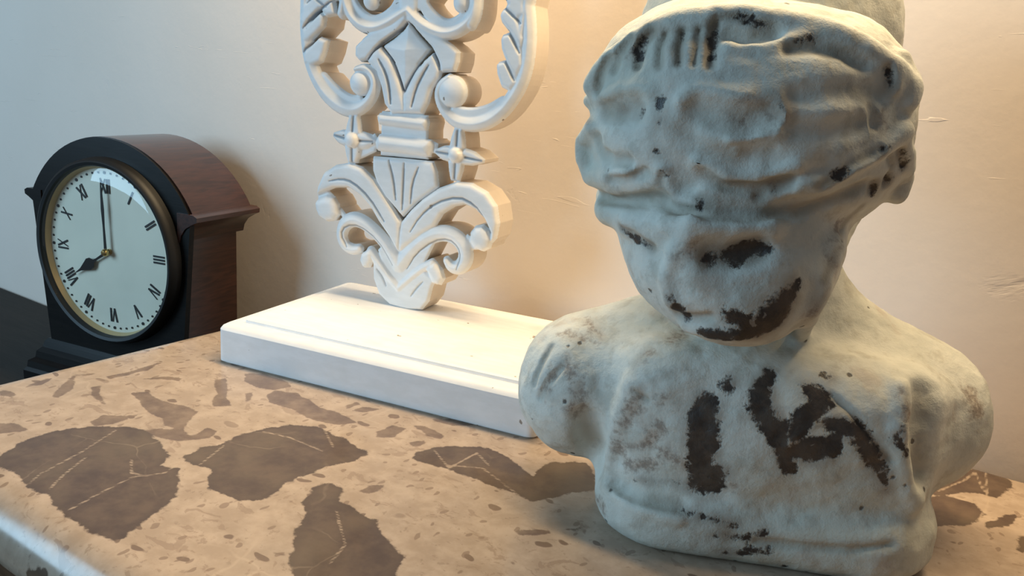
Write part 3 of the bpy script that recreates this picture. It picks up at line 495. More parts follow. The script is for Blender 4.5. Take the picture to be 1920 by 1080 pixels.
# ---------------------------------------------------------------- mantel clock
def make_clock():
    H = .25
    q = -.6875 * EX + .6896 * EY                     # front right foot of the case
    c = q + (-.107) * EX
    TZ = .636
    t = thing('mantel_clock', 'dark wooden arched mantel clock with cream roman numeral dial, on the black table', 'clock', (c[0], c[1], TZ), TILT)
    zz = lambda h: ZM + H + H * h - TZ                # heights read off the case front
    hw = .107; dp = .082
    z_base, z_spring, z_top = zz(-1.424), zz(-.735), zz(-.398)
    # case body with arched top, hollow mouth left to the bezel
    def arch(half, spring, top, n=28):
        rise = top - spring; Rr = (half * half + rise * rise) / (2 * rise); cz = top - Rr; a = math.asin(min(1, half / Rr))
        if rise > half: a = PI - a
        return [(Rr * math.sin(a - 2 * a * k / n), cz + Rr * math.cos(a - 2 * a * k / n)) for k in range(n + 1)]
    bm = bmesh.new()
    prism(bm, [(-hw, z_base), (hw, z_base)] + arch(hw, z_spring, z_top - .010), 0, dp)
    bm_obj('case', bm, M['mahog'], t, True, 30)
    # barrel hood over the case
    bm = bmesh.new()
    outer = arch(hw + .017, z_spring + .012, z_top); inner = arch(hw + .001, z_spring + .012, z_top - .009)
    prism(bm, outer + inner[::-1], -.004, dp + .006)
    bm_obj('hood', bm, M['mahog'], t, True, 30)
    # black front of the arch and case
    bm = bmesh.new()
    prism(bm, [(-hw + .0005, z_base), (hw - .0005, z_base)] + arch(hw + .0165, z_spring + .008, z_top - .0006), -.0075, -.0005)
    bm_obj('front_board', bm, M['dark'], t, True, 30)
    # cornices at the springing, one each side
    for s in (-1, 1):
        bm = bmesh.new()
        prof = [(hw - .001, -.020), (hw + .002, -.020), (hw + .004, -.012), (hw + .010, -.004), (hw + .020, .002), (hw + .0265, .005), (hw + .027, .010), (hw + .022, .0125), (hw - .001, .0125)]
        prism(bm, [(s * u, z_spring + w_) for u, w_ in prof][::s], -.009, dp + .010)
        bm_obj('cornice', bm, M['mahog'] if s > 0 else M['dark'], t, True, 40)
    # stepped base
    prof = [(0, .0), (.024, 0), (.024, .018), (.021, .022), (.020, .030), (.014, .034), (.013, .042), (.008, .047), (.006, z_base - .004), (.003, z_base), (0, z_base)]
    for name, lo, hi in (('base_plate', 0, 3), ('base_step', 3, 6), ('base_moulding', 6, 10)):
        bm = bmesh.new(); rings = []
        for (e, z) in prof[max(1, lo):hi + 1]:
            rings.append([bm.verts.new(p) for p in ((-hw - e, -e - .006, z), (hw + e, -e - .006, z), (hw + e, dp + e * .5, z), (-hw - e, dp + e * .5, z))])
        for a, b in zip(rings[:-1], rings[1:]):
            for k in range(4): bm.faces.new((a[k], a[(k + 1) % 4], b[(k + 1) % 4], b[k]))
        bm.faces.new(rings[0][::-1]); bm.faces.new(rings[-1])
        bm_obj(name, bm, M['dark'], t)
    # dial, bezel, glass
    cz = zz(-.921); RD = .0965
    dc = (.0015, -.008, cz)
    bm = bmesh.new(); lathe_y(bm, [(0, .0), (RD + .002, .0), (RD + .002, .003), (0, .003)], dc, 96)
    dial = bm_obj('dial', bm, M['dial'], t, True)
    bm = bmesh.new(); lathe_y(bm, [(RD - .0005, -.0002), (RD + .004, -.0092), (RD + .0045, -.0085), (RD + .0025, .0005)], dc, 96, True)
    bm_obj('sight_ring', bm, M['gilt'], t, True, 50)
    bm = bmesh.new(); lathe_y(bm, [(RD + .003, .0), (RD + .002, -.009), (RD + .0035, -.0125), (RD + .007, -.0135), (RD + .0105, -.011), (RD + .0115, -.005), (RD + .0125, .0)], dc, 96, True)
    bm_obj('bezel', bm, M['bezel'], t, True, 50)
    bm = bmesh.new(); RG = RD + .0042
    lathe_y(bm, [(RG * math.sin(k * PI / 2 / 12), -.0098 - .0078 * math.cos(k * PI / 2 / 12)) for k in range(13)], dc, 64)
    bm_obj('glass', bm, M['glass'], t, True)
    # numerals: bars laid on the dial, feet towards the centre
    yb = -.0004
    def bar(bm, p, r, w_):
        p = np.array(p); r = np.array(r); d = r - p; n_ = np.array([-d[1], d[0]]) / np.hypot(*d) * w_ / 2
        prism(bm, [tuple(p + n_), tuple(p - n_), tuple(r - n_), tuple(r + n_)], 0, -.0005)
    thick, thin, hN = .0021, .0010, .0165
    glyph = {'I': (.0036, lambda x: [((x, 0), (x, hN), thick)]),
             'V': (.0085, lambda x: [((x - .0032, hN), (x + .0004, 0), thick), ((x + .0036, hN), (x + .0004, 0), thin)]),
             'X': (.0085, lambda x: [((x - .0036, hN), (x + .0036, 0), thick), ((x + .0036, hN), (x - .0036, 0), thin)])}
    ROT = math.radians(-1.5)
    for k, s in enumerate(('XII', 'I', 'II', 'III', 'IV', 'V', 'VI', 'VII', 'VIII', 'IX', 'X', 'XI')):
        bm = bmesh.new(); wid = sum(glyph[g][0] for g in s); x = -wid / 2
        for g in s:
            gw, fn = glyph[g]; x += gw / 2
            for a in fn(x): bar(bm, *a)
            x += gw / 2
        o = bm_obj('numeral', bm, M['ink'], dial)
        r0 = RD * .70
        o.matrix_local = Matrix.Translation((dc[0], dc[1] + yb, dc[2])) @ Matrix.Rotation(2 * PI * k / 12 + ROT, 4, 'Y') @ Matrix.Translation((0, 0, r0))
    bm = bmesh.new()
    for k in range(60):
        a = 2 * PI * k / 60 + ROT; r = .0013 if k % 5 else .0019
        lathe_y(bm, [(0, -.0005), (r, -.0005), (r, 0)], (dc[0] + RD * .945 * math.sin(a), dc[1] + yb, dc[2] + RD * .945 * math.cos(a)), 8)
    o = bm_obj('minute_track', bm, M['ink'], dial); o['kind'] = 'stuff'
    # hands at eight o'clock
    def hand(name, ang, prof, y):
        bm = bmesh.new()
        ca, sa = math.cos(ang), math.sin(ang)
        pts = [(u, v) for u, v in prof] + [(-u, v) for u, v in prof[::-1] if u > 1e-6]
        prism(bm, [(dc[0] + u * ca + v * sa, dc[2] - u * sa + v * ca) for u, v in pts], dc[1] + y, dc[1] + y - .0008)
        return bm_obj(name, bm, M['steel'], t)
    hand('hour_hand', 2 * PI * 8 / 12 + ROT, [(.0022, -.004), (.0018, .004), (.0012, .020), (.0016, .026), (.0062, .031), (.0072, .036), (.0050, .042), (.0015, .052), (0, .066)], -.0035)
    hand('minute_hand', math.radians(-.5) + ROT, [(.0024, -.004), (.0019, .004), (.0013, .030), (.0022, .050), (.0012, .070), (0, .086)], -.0055)
    bm = bmesh.new(); lathe_y(bm, [(0, -.0105), (.0028, -.0100), (.0042, -.0082), (.0045, -.0065), (.0035, -.003), (.0035, 0)], dc, 24)
    bm_obj('hand_nut', bm, M['brass'], t, True)
make_clock()
# ---------------------------------------------------------------- solid modelling on a grid (for the plaster bust)
def vnoise(p, freq, seed=0):
    """smooth value noise on an (n,3) array, -1..1"""
    q = p * freq + 17.3 * seed
    i = np.floor(q).astype(np.int64); t = q - i; t = t * t * (3 - 2 * t)
    out = np.zeros(len(p))
    for dx in (0, 1):
        for dy in (0, 1):
            for dz in (0, 1):
                h = (i[:, 0] + dx) * 73856093 ^ (i[:, 1] + dy) * 19349663 ^ (i[:, 2] + dz) * 83492791 ^ (seed * 2654435)
                h = (h ^ (h >> 13)) * 1274126177 & 0x7fffffff
                h = (h ^ (h >> 16)) & 0xffff
                w = (t[:, 0] if dx else 1 - t[:, 0]) * (t[:, 1] if dy else 1 - t[:, 1]) * (t[:, 2] if dz else 1 - t[:, 2])
                out += w * (h / 32767.5 - 1)
    return out

class Grid:
    def __init__(s, lo, hi, step):
        s.lo = np.array(lo, np.float32); s.step = step
        n = np.ceil((np.array(hi) - lo) / step).astype(int) + 1
        s.n = n
        s.ax = [(lo[k] + step * np.arange(n[k])).astype(np.float32) for k in range(3)]
    def full(s): return (slice(0, s.n[0]), slice(0, s.n[1]), slice(0, s.n[2]))
    def box(s, a, b):
        r = []
        for k in range(3):
            i = int(max(0, np.floor((a[k] - s.lo[k]) / s.step))); j = int(min(s.n[k], np.ceil((b[k] - s.lo[k]) / s.step) + 1))
            r.append(slice(i, max(i, j)))
        return tuple(r)
    def xyz(s, sl):
        return s.ax[0][sl[0]][:, None, None], s.ax[1][sl[1]][None, :, None], s.ax[2][sl[2]][None, None, :]

def d_ell(X, c, r):
    a = [(X[k] - c[k]) / r[k] for k in range(3)]
    k0 = np.sqrt(a[0] ** 2 + a[1] ** 2 + a[2] ** 2)
    k1 = np.sqrt((a[0] / r[0]) ** 2 + (a[1] / r[1]) ** 2 + (a[2] / r[2]) ** 2) + 1e-6
    return k0 * (k0 - 1) / k1
def d_cap(X, a, b, ra, rb):
    a = np.array(a, np.float32); ab = np.array(b, np.float32) - a
    L = float(ab @ ab) + 1e-12
    p = [X[k] - a[k] for k in range(3)]
    t = np.clip((p[0] * ab[0] + p[1] * ab[1] + p[2] * ab[2]) / L, 0, 1)
    return np.sqrt((p[0] - t * ab[0]) ** 2 + (p[1] - t * ab[1]) ** 2 + (p[2] - t * ab[2]) ** 2) - (ra + t * (rb - ra))
def d_block(X, c, h, rp, rz):
    """box with plan corner radius rp and edge radius rz"""
    qx = np.abs(X[0] - c[0]) - h[0] + rp; qy = np.abs(X[1] - c[1]) - h[1] + rp
    d2 = np.sqrt(np.maximum(qx, 0) ** 2 + np.maximum(qy, 0) ** 2) + np.minimum(np.maximum(qx, qy), 0) - rp
    a = d2 + rz; b = np.abs(X[2] - c[2]) - h[2] + rz
    return np.sqrt(np.maximum(a, 0) ** 2 + np.maximum(b, 0) ** 2) + np.minimum(np.maximum(a, b), 0) - rz
def smin(a, b, k):
    h = np.clip(k - np.abs(a - b), 0, None)
    return np.minimum(a, b) - h * h / (4 * k)

def bust_fields(g, tubes):
    X = g.xyz(g.full())
    # torso: rounded block with a thick lower rim, two shoulder stumps, sloping trapezius, neck
    t = d_block(X, (.03, -.01, .23), (.365, .245, .235), .15, .10)
    t = smin(t, d_ell(X, (.03, -.10, .27), (.32, .19, .2)), .06)
    t = smin(t, d_block(X, (.035, -.02, .070), (.378, .273, .076), .17, .06), .035)
    t = smin(t, d_cap(X, (.17, .03, .30), (.365, .03, .285), .185, .178), .05)
    t = smin(t, d_cap(X, (-.18, .0, .29), (-.395, .0, .262), .18, .172), .05)
    t = smin(t, d_cap(X, (.06, .05, .52), (.36, .04, .34), .12, .12), .07)
    t = smin(t, d_cap(X, (-.10, .05, .48), (-.40, .01, .31), .10, .12), .07)
    t = smin(t, d_cap(X, (.0, .06, .40), (-.04, .03, .85), .185, .15), .06)
    # face
    f = d_ell(X, (-.125, -.15, .76), (.24, .22, .24))
    f = smin(f, d_ell(X, (-.115, -.26, .655), (.185, .14, .135)), .10)
    f = smin(f, d_ell(X, (-.10, -.33, .60), (.10, .085, .075)), .07)
    f = smin(f, d_ell(X, (-.19, -.355, .70), (.035, .045, .085)), .06)          # nose, seen from above
    f = smin(f, d_cap(X, (-.36, -.12, .76), (-.33, -.2, .79), .05, .05), .05)
    f = smin(f, d_cap(X, (.09, -.03, .70), (.155, .08, .80), .06, .06), .08)     # jaw to nape
    # hair mass
    h = d_block(X, (-.118, -.04, .945), (.305, .33, .205), .22, .15)
    h = smin(h, d_ell(X, (-.115, -.105, .955), (.31, .32, .225)), .08)
    h = smin(h, d_ell(X, (-.062, .165, 1.13), (.30, .22, .28)), .02)             # bun behind the rim
    h = smin(h, d_cap(X, (.145, .08, .80), (.13, .05, .95), .07, .08), .06)
    for (kind, which, k, pts) in tubes:
        P = np.array(pts, float); m = P[:, 3].max() + k + .03
        sl = g.box(P[:, :3].min(0) - m, P[:, :3].max(0) + m)
        Y = g.xyz(sl)
        d = None
        for a, b in zip(P[:-1], P[1:]):
            e = d_cap(Y, a[:3], b[:3], a[3], b[3]); d = e if d is None else np.minimum(d, e)
        for nm, F in (('t', t), ('f', f), ('h', h)):
            if nm in which:
                F[sl] = smin(F[sl], d, k) if kind == '+' else -smin(-F[sl], d, k)
    b = smin(t, f, .035)
    return b, h, t, f

def surface_nets(g, v):
    s = v < 0
    c = np.zeros(np.array(v.shape) - 1, np.uint8)
    for i in (0, 1):
        for j in (0, 1):
            for k in (0, 1):
                c += s[i:v.shape[0] - 1 + i, j:v.shape[1] - 1 + j, k:v.shape[2] - 1 + k]
    I = np.argwhere((c > 0) & (c < 8))
    idx = np.full(c.shape, -1, np.int32); idx[I[:, 0], I[:, 1], I[:, 2]] = np.arange(len(I))
    acc = np.zeros((len(I), 3)); cnt = np.zeros(len(I))
    cor = [(i, j, k) for i in (0, 1) for j in (0, 1) for k in (0, 1)]
    val = {q: v[I[:, 0] + q[0], I[:, 1] + q[1], I[:, 2] + q[2]].astype(float) for q in cor}
    for a in cor:
        for ax in range(3):
            if a[ax] == 0:
                b = list(a); b[ax] = 1; b = tuple(b)
                m = (val[a] < 0) != (val[b] < 0)
                tt = np.where(m, val[a] / np.where(m, val[a] - val[b], 1), 0)
                p = np.array(a, float)[None, :].repeat(len(I), 0); p[:, ax] = tt
                acc[m] += p[m]; cnt[m] += 1
    V = (I + acc / cnt[:, None]) * g.step + g.lo
    F = []
    for ax in range(3):
        a = [slice(None)] * 3; b = [slice(None)] * 3; a[ax] = slice(0, -1); b[ax] = slice(1, None)
        s0 = s[tuple(a)]; s1 = s[tuple(b)]
        E = np.argwhere(s0 != s1)
        u, w = (ax + 1) % 3, (ax + 2) % 3
        ok = (E[:, u] > 0) & (E[:, w] > 0) & (E[:, u] < v.shape[u] - 1) & (E[:, w] < v.shape[w] - 1)
        E = E[ok]
        def cell(du, dw):
            q = E.copy(); q[:, u] -= du; q[:, w] -= dw
            return idx[q[:, 0], q[:, 1], q[:, 2]]
        Q = np.stack([cell(0, 0), cell(1, 0), cell(1, 1), cell(0, 1)], 1)
        fl = s0[E[:, 0], E[:, 1], E[:, 2]]
        Q[~fl] = Q[~fl][:, ::-1]
        F.append(Q)
    return V, np.concatenate(F)

def tri_sample(g, v, p):
    q = (p - g.lo) / g.step; i = np.clip(np.floor(q).astype(int), 0, np.array(v.shape) - 2); t = q - i
    o = np.zeros(len(p))
    for a in (0, 1):
        for b in (0, 1):
            for c in (0, 1):
                w = (t[:, 0] if a else 1 - t[:, 0]) * (t[:, 1] if b else 1 - t[:, 1]) * (t[:, 2] if c else 1 - t[:, 2])
                o += w * v[i[:, 0] + a, i[:, 1] + b, i[:, 2] + c]
    return o
# locks, creases and worn patches of the bust: x, y, z, radius in units of 0.25 m
BUST_TUBES = [
    ['+', 'h', 0.02, [[-0.4248, -0.2239, 0.992, 0.0267], [-0.3984, -0.2587, 1.0398, 0.0262], [-0.3495, -0.2939, 1.0785, 0.0256], [-0.2879, -0.3148, 1.1082, 0.0253], [-0.2127, -0.3299, 1.123, 0.0251], [-0.138, -0.3357, 1.1271, 0.0251], [-0.0629, -0.3362, 1.1224, 0.0253], [-0.0063, -0.3364, 1.113, 0.0254], [0.0528, -0.3342, 1.0895, 0.0256], [0.1049, -0.32, 1.0601, 0.0259], [0.1475, -0.2927, 1.0257, 0.0265]]],
    ['+', 'h', 0.015, [[-0.1815, -0.376, 1.0761, 0.0122], [-0.1265, -0.3808, 1.0758, 0.0122], [-0.0771, -0.3676, 1.0941, 0.0124], [-0.0207, -0.3407, 1.1119, 0.0126]]],
    ['+', 'h', 0.015, [[-0.0167, -0.3475, 1.1081, 0.0136], [0.0151, -0.3409, 1.105, 0.0137], [0.0451, -0.3379, 1.0925, 0.0138], [0.0805, -0.3323, 1.073, 0.0139], [0.1035, -0.3247, 1.0562, 0.014], [0.1109, -0.3341, 1.026, 0.0139]]],
    ['+', 'h', 0.012, [[-0.4387, -0.1741, 0.9583, 0.016], [-0.3959, -0.2757, 0.9726, 0.0151], [-0.3699, -0.3064, 0.9879, 0.0148], [-0.3393, -0.3375, 0.9951, 0.0145], [-0.3115, -0.3571, 0.9885, 0.0143]]],
    ['+', 'h', 0.015, [[-0.2523, -0.3885, 0.9761, 0.015], [-0.2282, -0.3932, 0.9949, 0.015], [-0.1917, -0.4032, 0.9976, 0.0149], [-0.1542, -0.4102, 0.9894, 0.0149], [-0.1147, -0.4103, 0.9814, 0.0149]]],
    ['+', 'h', 0.01, [[-0.1085, -0.421, 0.9802, 0.0089], [-0.0825, -0.4204, 0.9758, 0.009], [-0.075, -0.4217, 0.9609, 0.009], [-0.0913, -0.4202, 0.9375, 0.009], [-0.1276, -0.4206, 0.9225, 0.0089], [-0.1678, -0.4172, 0.9142, 0.0089]]],
    ['+', 'h', 0.02, [[-0.426, -0.2183, 0.9086, 0.0201], [-0.4436, -0.1573, 0.8739, 0.0209], [-0.4419, -0.1642, 0.8372, 0.0208], [-0.4205, -0.1693, 0.8099, 0.0208], [-0.3793, -0.2475, 0.8105, 0.0199], [-0.3328, -0.3199, 0.8349, 0.019]]],
    ['+', 'h', 0.015, [[-0.4182, -0.1608, 0.8024, 0.0174], [-0.3692, -0.2438, 0.7947, 0.0166], [-0.3248, -0.3021, 0.8034, 0.016], [-0.2895, -0.3436, 0.8268, 0.0156]]],
    ['+', 'h', 0.02, [[-0.2134, -0.3967, 0.8745, 0.0141], [-0.177, -0.3928, 0.8531, 0.0142], [-0.1333, -0.3933, 0.8464, 0.0142], [-0.0881, -0.3976, 0.8568, 0.0142], [-0.0462, -0.4058, 0.8804, 0.0142]]],
    ['+', 'h', 0.015, [[-0.2749, -0.3648, 0.8485, 0.0154], [-0.2647, -0.3556, 0.8213, 0.0155], [-0.2422, -0.3547, 0.7999, 0.0156], [-0.2073, -0.3732, 0.7935, 0.0154], [-0.1795, -0.3734, 0.8062, 0.0154]]],
    ['+', 'h', 0.015, [[-0.1911, -0.3748, 0.8203, 0.0164], [-0.146, -0.3756, 0.8097, 0.0164], [-0.0929, -0.3732, 0.8104, 0.0165], [-0.0482, -0.3845, 0.8396, 0.0164], [0.0032, -0.3839, 0.852, 0.0165]]],
    ['+', 'h', 0.015, [[-0.0295, -0.39, 0.8468, 0.0154], [0.0119, -0.3845, 0.8548, 0.0155], [0.0554, -0.3749, 0.8827, 0.0157], [0.1066, -0.3477, 0.9156, 0.016], [0.1468, -0.3113, 0.9494, 0.0164]]],
    ['+', 'h', 0.02, [[0.1333, -0.2746, 1.0801, 0.0178], [0.152, -0.2781, 1.0432, 0.0178], [0.144, -0.3045, 1.0065, 0.0175]]],
    ['+', 'h', 0.02, [[0.1358, -0.3195, 0.947, 0.0185], [0.1681, -0.2716, 0.9093, 0.0191], [0.1906, -0.21, 0.8626, 0.0198], [0.1843, -0.2113, 0.8284, 0.0198]]],
    ['+', 'f', 0.03, [[-0.3779, -0.1819, 0.734, 0.0276], [-0.3181, -0.2891, 0.737, 0.026], [-0.2652, -0.3459, 0.7375, 0.0251], [-0.2083, -0.3937, 0.7561, 0.0244], [-0.1403, -0.3906, 0.7575, 0.0245], [-0.0733, -0.3807, 0.7676, 0.0248]]],
    ['+', 'f', 0.015, [[-0.3271, -0.2796, 0.7171, 0.0109], [-0.2845, -0.3339, 0.7071, 0.0106]]],
    ['+', 'f', 0.02, [[-0.2159, -0.4002, 0.7363, 0.0122], [-0.2378, -0.3873, 0.6907, 0.0124], [-0.2446, -0.376, 0.6457, 0.0125], [-0.2316, -0.3739, 0.6042, 0.0126]]],
    ['+', 'f', 0.02, [[-0.1917, -0.356, 0.5478, 0.0149], [-0.1526, -0.3873, 0.551, 0.0147], [-0.105, -0.4026, 0.5593, 0.0146]]],
    ['+', 't', 0.03, [[0.0606, -0.3148, 0.7187, 0.0175], [0.0439, -0.3412, 0.6702, 0.0172], [0.0343, -0.341, 0.6056, 0.0174], [0.0652, -0.1238, 0.4903, 0.0198]]],
    ['+', 't', 0.008, [[0.0393, -0.2895, 0.2956, 0.0059], [0.0655, -0.282, 0.3273, 0.0059], [0.127, -0.2654, 0.3733, 0.0059]]],
    ['+', 't', 0.02, [[-0.3389, -0.1593, 0.1023, 0.0142], [-0.2883, -0.2363, 0.1088, 0.0137], [-0.2278, -0.275, 0.1064, 0.0134], [-0.1559, -0.2866, 0.1014, 0.0134]]],
    ['+', 't', 0.03, [[-0.2821, -0.2123, 0.3565, 0.0167], [-0.3049, -0.1939, 0.2503, 0.0172], [-0.331, -0.1626, 0.1258, 0.0179]]],
    ['+', 't', 0.03, [[0.2638, -0.2237, 0.4294, 0.0183], [0.2675, -0.25, 0.3577, 0.0183], [0.2985, -0.2439, 0.2634, 0.0188], [0.3284, -0.2251, 0.1845, 0.0193]]],
    ['+', 't', 0.008, [[-0.025, -0.2295, 0.4399, 0.0071], [0.0024, -0.23, 0.439, 0.0071]]],
    ['-', 'h', 0.02, [[-0.1931, -0.3646, 1.0998, 0.0093], [-0.1561, -0.3751, 1.0942, 0.0092], [-0.1108, -0.3682, 1.1047, 0.0093]]],
    ['-', 'h', 0.012, [[-0.2098, -0.3551, 1.125, 0.0052], [-0.1732, -0.3578, 1.1297, 0.0052], [-0.1397, -0.36, 1.1207, 0.0052], [-0.1163, -0.3621, 1.1165, 0.0052]]],
    ['-', 'h', 0.015, [[-0.0822, -0.3873, 1.0785, 0.0082], [-0.0361, -0.3781, 1.0819, 0.0083], [0.0109, -0.3701, 1.078, 0.0083], [0.0507, -0.3652, 1.061, 0.0084]]],
    ['-', 'h', 0.012, [[-0.3238, -0.328, 1.0956, 0.0084], [-0.3403, -0.3192, 1.074, 0.0084], [-0.3418, -0.33, 1.0349, 0.0084]]],
    ['-', 'h', 0.012, [[-0.2657, -0.3441, 1.0964, 0.0083], [-0.269, -0.3549, 1.0741, 0.0082], [-0.2676, -0.3738, 1.0427, 0.0081]]],
    ['-', 'h', 0.012, [[-0.2126, -0.3507, 1.1123, 0.0093], [-0.2145, -0.3688, 1.0816, 0.0092], [-0.214, -0.3915, 1.0459, 0.0091]]],
    ['-', 'h', 0.012, [[-0.3645, -0.309, 1.0826, 0.0064], [-0.3824, -0.2966, 1.0547, 0.0064], [-0.39, -0.2883, 1.0246, 0.0064]]],
    ['-', 'h', 0.012, [[-0.296, -0.3363, 1.0922, 0.0052], [-0.3029, -0.3432, 1.0677, 0.0052], [-0.3029, -0.3621, 1.034, 0.0051]]],
    ['-', 'h', 0.012, [[-0.2387, -0.3499, 1.1015, 0.0052], [-0.241, -0.3684, 1.0753, 0.0051], [-0.2403, -0.3833, 1.0425, 0.0051]]],
    ['-', 'h', 0.012, [[-0.4024, -0.2854, 1.0438, 0.0065], [-0.4163, -0.2658, 1.013, 0.0065], [-0.4171, -0.2579, 0.9822, 0.0066]]],
    ['-', 'h', 0.03, [[-0.4051, -0.28, 0.9401, 0.0185], [-0.3717, -0.3259, 0.9441, 0.0179], [-0.3443, -0.3524, 0.9529, 0.0176]]],
    ['-', 'h', 0.01, [[-0.3613, -0.329, 0.9539, 0.0052], [-0.3602, -0.329, 0.953, 0.0052]]],
    ['-', 'h', 0.03, [[-0.2292, -0.42, 0.9562, 0.0219], [-0.1871, -0.4305, 0.9487, 0.0218], [-0.142, -0.4343, 0.9506, 0.0218], [-0.1099, -0.4375, 0.9642, 0.0218]]],
    ['-', 'h', 0.012, [[-0.0974, -0.4284, 0.9722, 0.005], [-0.0916, -0.4254, 0.9598, 0.005], [-0.1077, -0.4279, 0.9439, 0.005]]],
    ['-', 'h', 0.03, [[-0.2526, -0.4067, 0.9198, 0.012], [-0.207, -0.4183, 0.8912, 0.012], [-0.1497, -0.4193, 0.882, 0.012], [-0.0969, -0.4241, 0.8963, 0.012]]],
    ['-', 'h', 0.02, [[-0.4126, -0.2498, 0.8856, 0.0099], [-0.4059, -0.2512, 0.8616, 0.0099], [-0.3776, -0.2906, 0.8512, 0.0097], [-0.345, -0.3328, 0.8576, 0.0094]]],
    ['-', 'h', 0.012, [[-0.3797, -0.2796, 0.8118, 0.0054], [-0.3363, -0.3331, 0.8235, 0.0052], [-0.3071, -0.347, 0.8398, 0.0052]]],
    ['-', 'h', 0.02, [[-0.2007, -0.3985, 0.8486, 0.0071], [-0.1601, -0.3951, 0.8324, 0.0071], [-0.1035, -0.3967, 0.834, 0.0071], [-0.0508, -0.4022, 0.8529, 0.0071]]],
    ['-', 'h', 0.012, [[-0.2766, -0.3754, 0.8374, 0.0051], [-0.2762, -0.3656, 0.8163, 0.0051], [-0.2622, -0.3599, 0.7987, 0.0052]]],
    ['-', 'h', 0.01, [[-0.2024, -0.3898, 0.8041, 0.0061], [-0.1932, -0.3963, 0.79, 0.0061]]],
    ['-', 'h', 0.01, [[-0.1005, -0.3894, 0.8177, 0.0061], [-0.0931, -0.3902, 0.8185, 0.0061]]],
    ['-', 'h', 0.01, [[-0.0792, -0.4015, 0.8435, 0.0041], [-0.0704, -0.3957, 0.833, 0.0041], [-0.0509, -0.4018, 0.8414, 0.0041]]],
    ['-', 'h', 0.012, [[0.0051, -0.4027, 0.8486, 0.0061], [0.0329, -0.3943, 0.8674, 0.0062], [0.0567, -0.3854, 0.8895, 0.0062], [0.0936, -0.3679, 0.9103, 0.0063]]],
    ['-', 'h', 0.03, [[-0.058, -0.4242, 1.0004, 0.0131], [-0.0046, -0.4132, 1.0115, 0.0132], [0.0534, -0.3845, 1.0192, 0.0135], [0.0946, -0.3614, 1.0184, 0.0138]]],
    ['-', 'h', 0.03, [[-0.051, -0.4311, 0.9468, 0.014], [0.0059, -0.4171, 0.9416, 0.0142], [0.0619, -0.3918, 0.9587, 0.0146]]],
    ['-', 'h', 0.01, [[0.1071, -0.3626, 0.9186, 0.0053], [0.1081, -0.3629, 0.9178, 0.0053]]],
    ['-', 'h', 0.01, [[0.1323, -0.3203, 0.9021, 0.0044], [0.1431, -0.3035, 0.8859, 0.0044]]],
    ['-', 'h', 0.01, [[0.1399, -0.3, 0.8653, 0.0088], [0.1416, -0.293, 0.8547, 0.0089]]],
    ['-', 'h', 0.01, [[0.1149, -0.3197, 0.8512, 0.0076], [0.1149, -0.3126, 0.8384, 0.0077]]],
    ['-', 'h', 0.01, [[0.1495, -0.3158, 0.9169, 0.0044], [0.1661, -0.2806, 0.8858, 0.0045]]],
    ['-', 'h', 0.01, [[0.0966, -0.3467, 1.059, 0.0053], [0.1065, -0.3482, 1.0257, 0.0053]]],
    ['-', 'h', 0.01, [[0.0801, -0.3663, 0.9916, 0.0073], [0.0912, -0.3613, 0.9597, 0.0074]]],
    ['-', 'hf', 0.02, [[-0.3931, -0.1988, 0.7612, 0.0103], [-0.3326, -0.2839, 0.7715, 0.0098], [-0.2732, -0.3335, 0.7901, 0.0095], [-0.2477, -0.3682, 0.7767, 0.0093], [-0.1827, -0.4075, 0.7788, 0.0091], [-0.0968, -0.3991, 0.784, 0.0092], [-0.0173, -0.3605, 0.7961, 0.0094], [0.0462, -0.3531, 0.823, 0.0095], [0.0946, -0.3368, 0.8473, 0.0097]]],
    ['-', 'f', 0.012, [[-0.3418, -0.2914, 0.7187, 0.0054], [-0.312, -0.325, 0.7091, 0.0053], [-0.277, -0.3515, 0.6973, 0.0052]]],
    ['-', 'f', 0.03, [[-0.1735, -0.4182, 0.7017, 0.0203], [-0.135, -0.413, 0.7048, 0.0204], [-0.0883, -0.4034, 0.72, 0.0205]]],
    ['-', 'f', 0.015, [[-0.2176, -0.3653, 0.5734, 0.0064], [-0.1858, -0.3919, 0.5739, 0.0063], [-0.1581, -0.4075, 0.5858, 0.0062]]],
    ['-', 'ft', 0.012, [[0.1038, -0.297, 0.8049, 0.0044], [0.0741, -0.2878, 0.7592, 0.0044], [0.0567, -0.3466, 0.7059, 0.0043], [0.0448, -0.3634, 0.6701, 0.0043]]],
    ['-', 't', 0.01, [[0.1217, -0.254, 0.407, 0.0048], [0.1671, -0.264, 0.3749, 0.0048], [0.217, -0.2666, 0.3241, 0.0049], [0.2539, -0.2619, 0.2868, 0.0049]]],
    ['-', 't', 0.03, [[-0.3028, -0.2245, 0.127, 0.015], [-0.2419, -0.2699, 0.1273, 0.0147], [-0.1609, -0.2845, 0.1251, 0.0146]]],
    ['-', 't', 0.04, [[-0.3785, -0.1768, 0.2455, 0.0249], [-0.361, -0.1523, 0.1707, 0.0256], [-0.3579, -0.1659, 0.1231, 0.0257]]],
    ['-', 't', 0.04, [[0.3154, -0.2217, 0.424, 0.0248], [0.3146, -0.2432, 0.3379, 0.0249], [0.3399, -0.229, 0.2504, 0.0256]]],
    ['-', 't', 0.01, [[-0.4514, -0.1368, 0.3517, 0.005], [-0.4804, -0.1401, 0.3148, 0.005], [-0.4977, -0.1367, 0.2725, 0.0051]]],
    ['-', 't', 0.01, [[-0.4823, -0.0939, 0.3864, 0.0051], [-0.5036, -0.1132, 0.3367, 0.0051], [-0.5177, -0.117, 0.296, 0.0051]]],
    ['-', 't', 0.01, [[-0.2793, -0.2302, 0.3572, 0.0035], [-0.2488, -0.2404, 0.343, 0.0035]]],
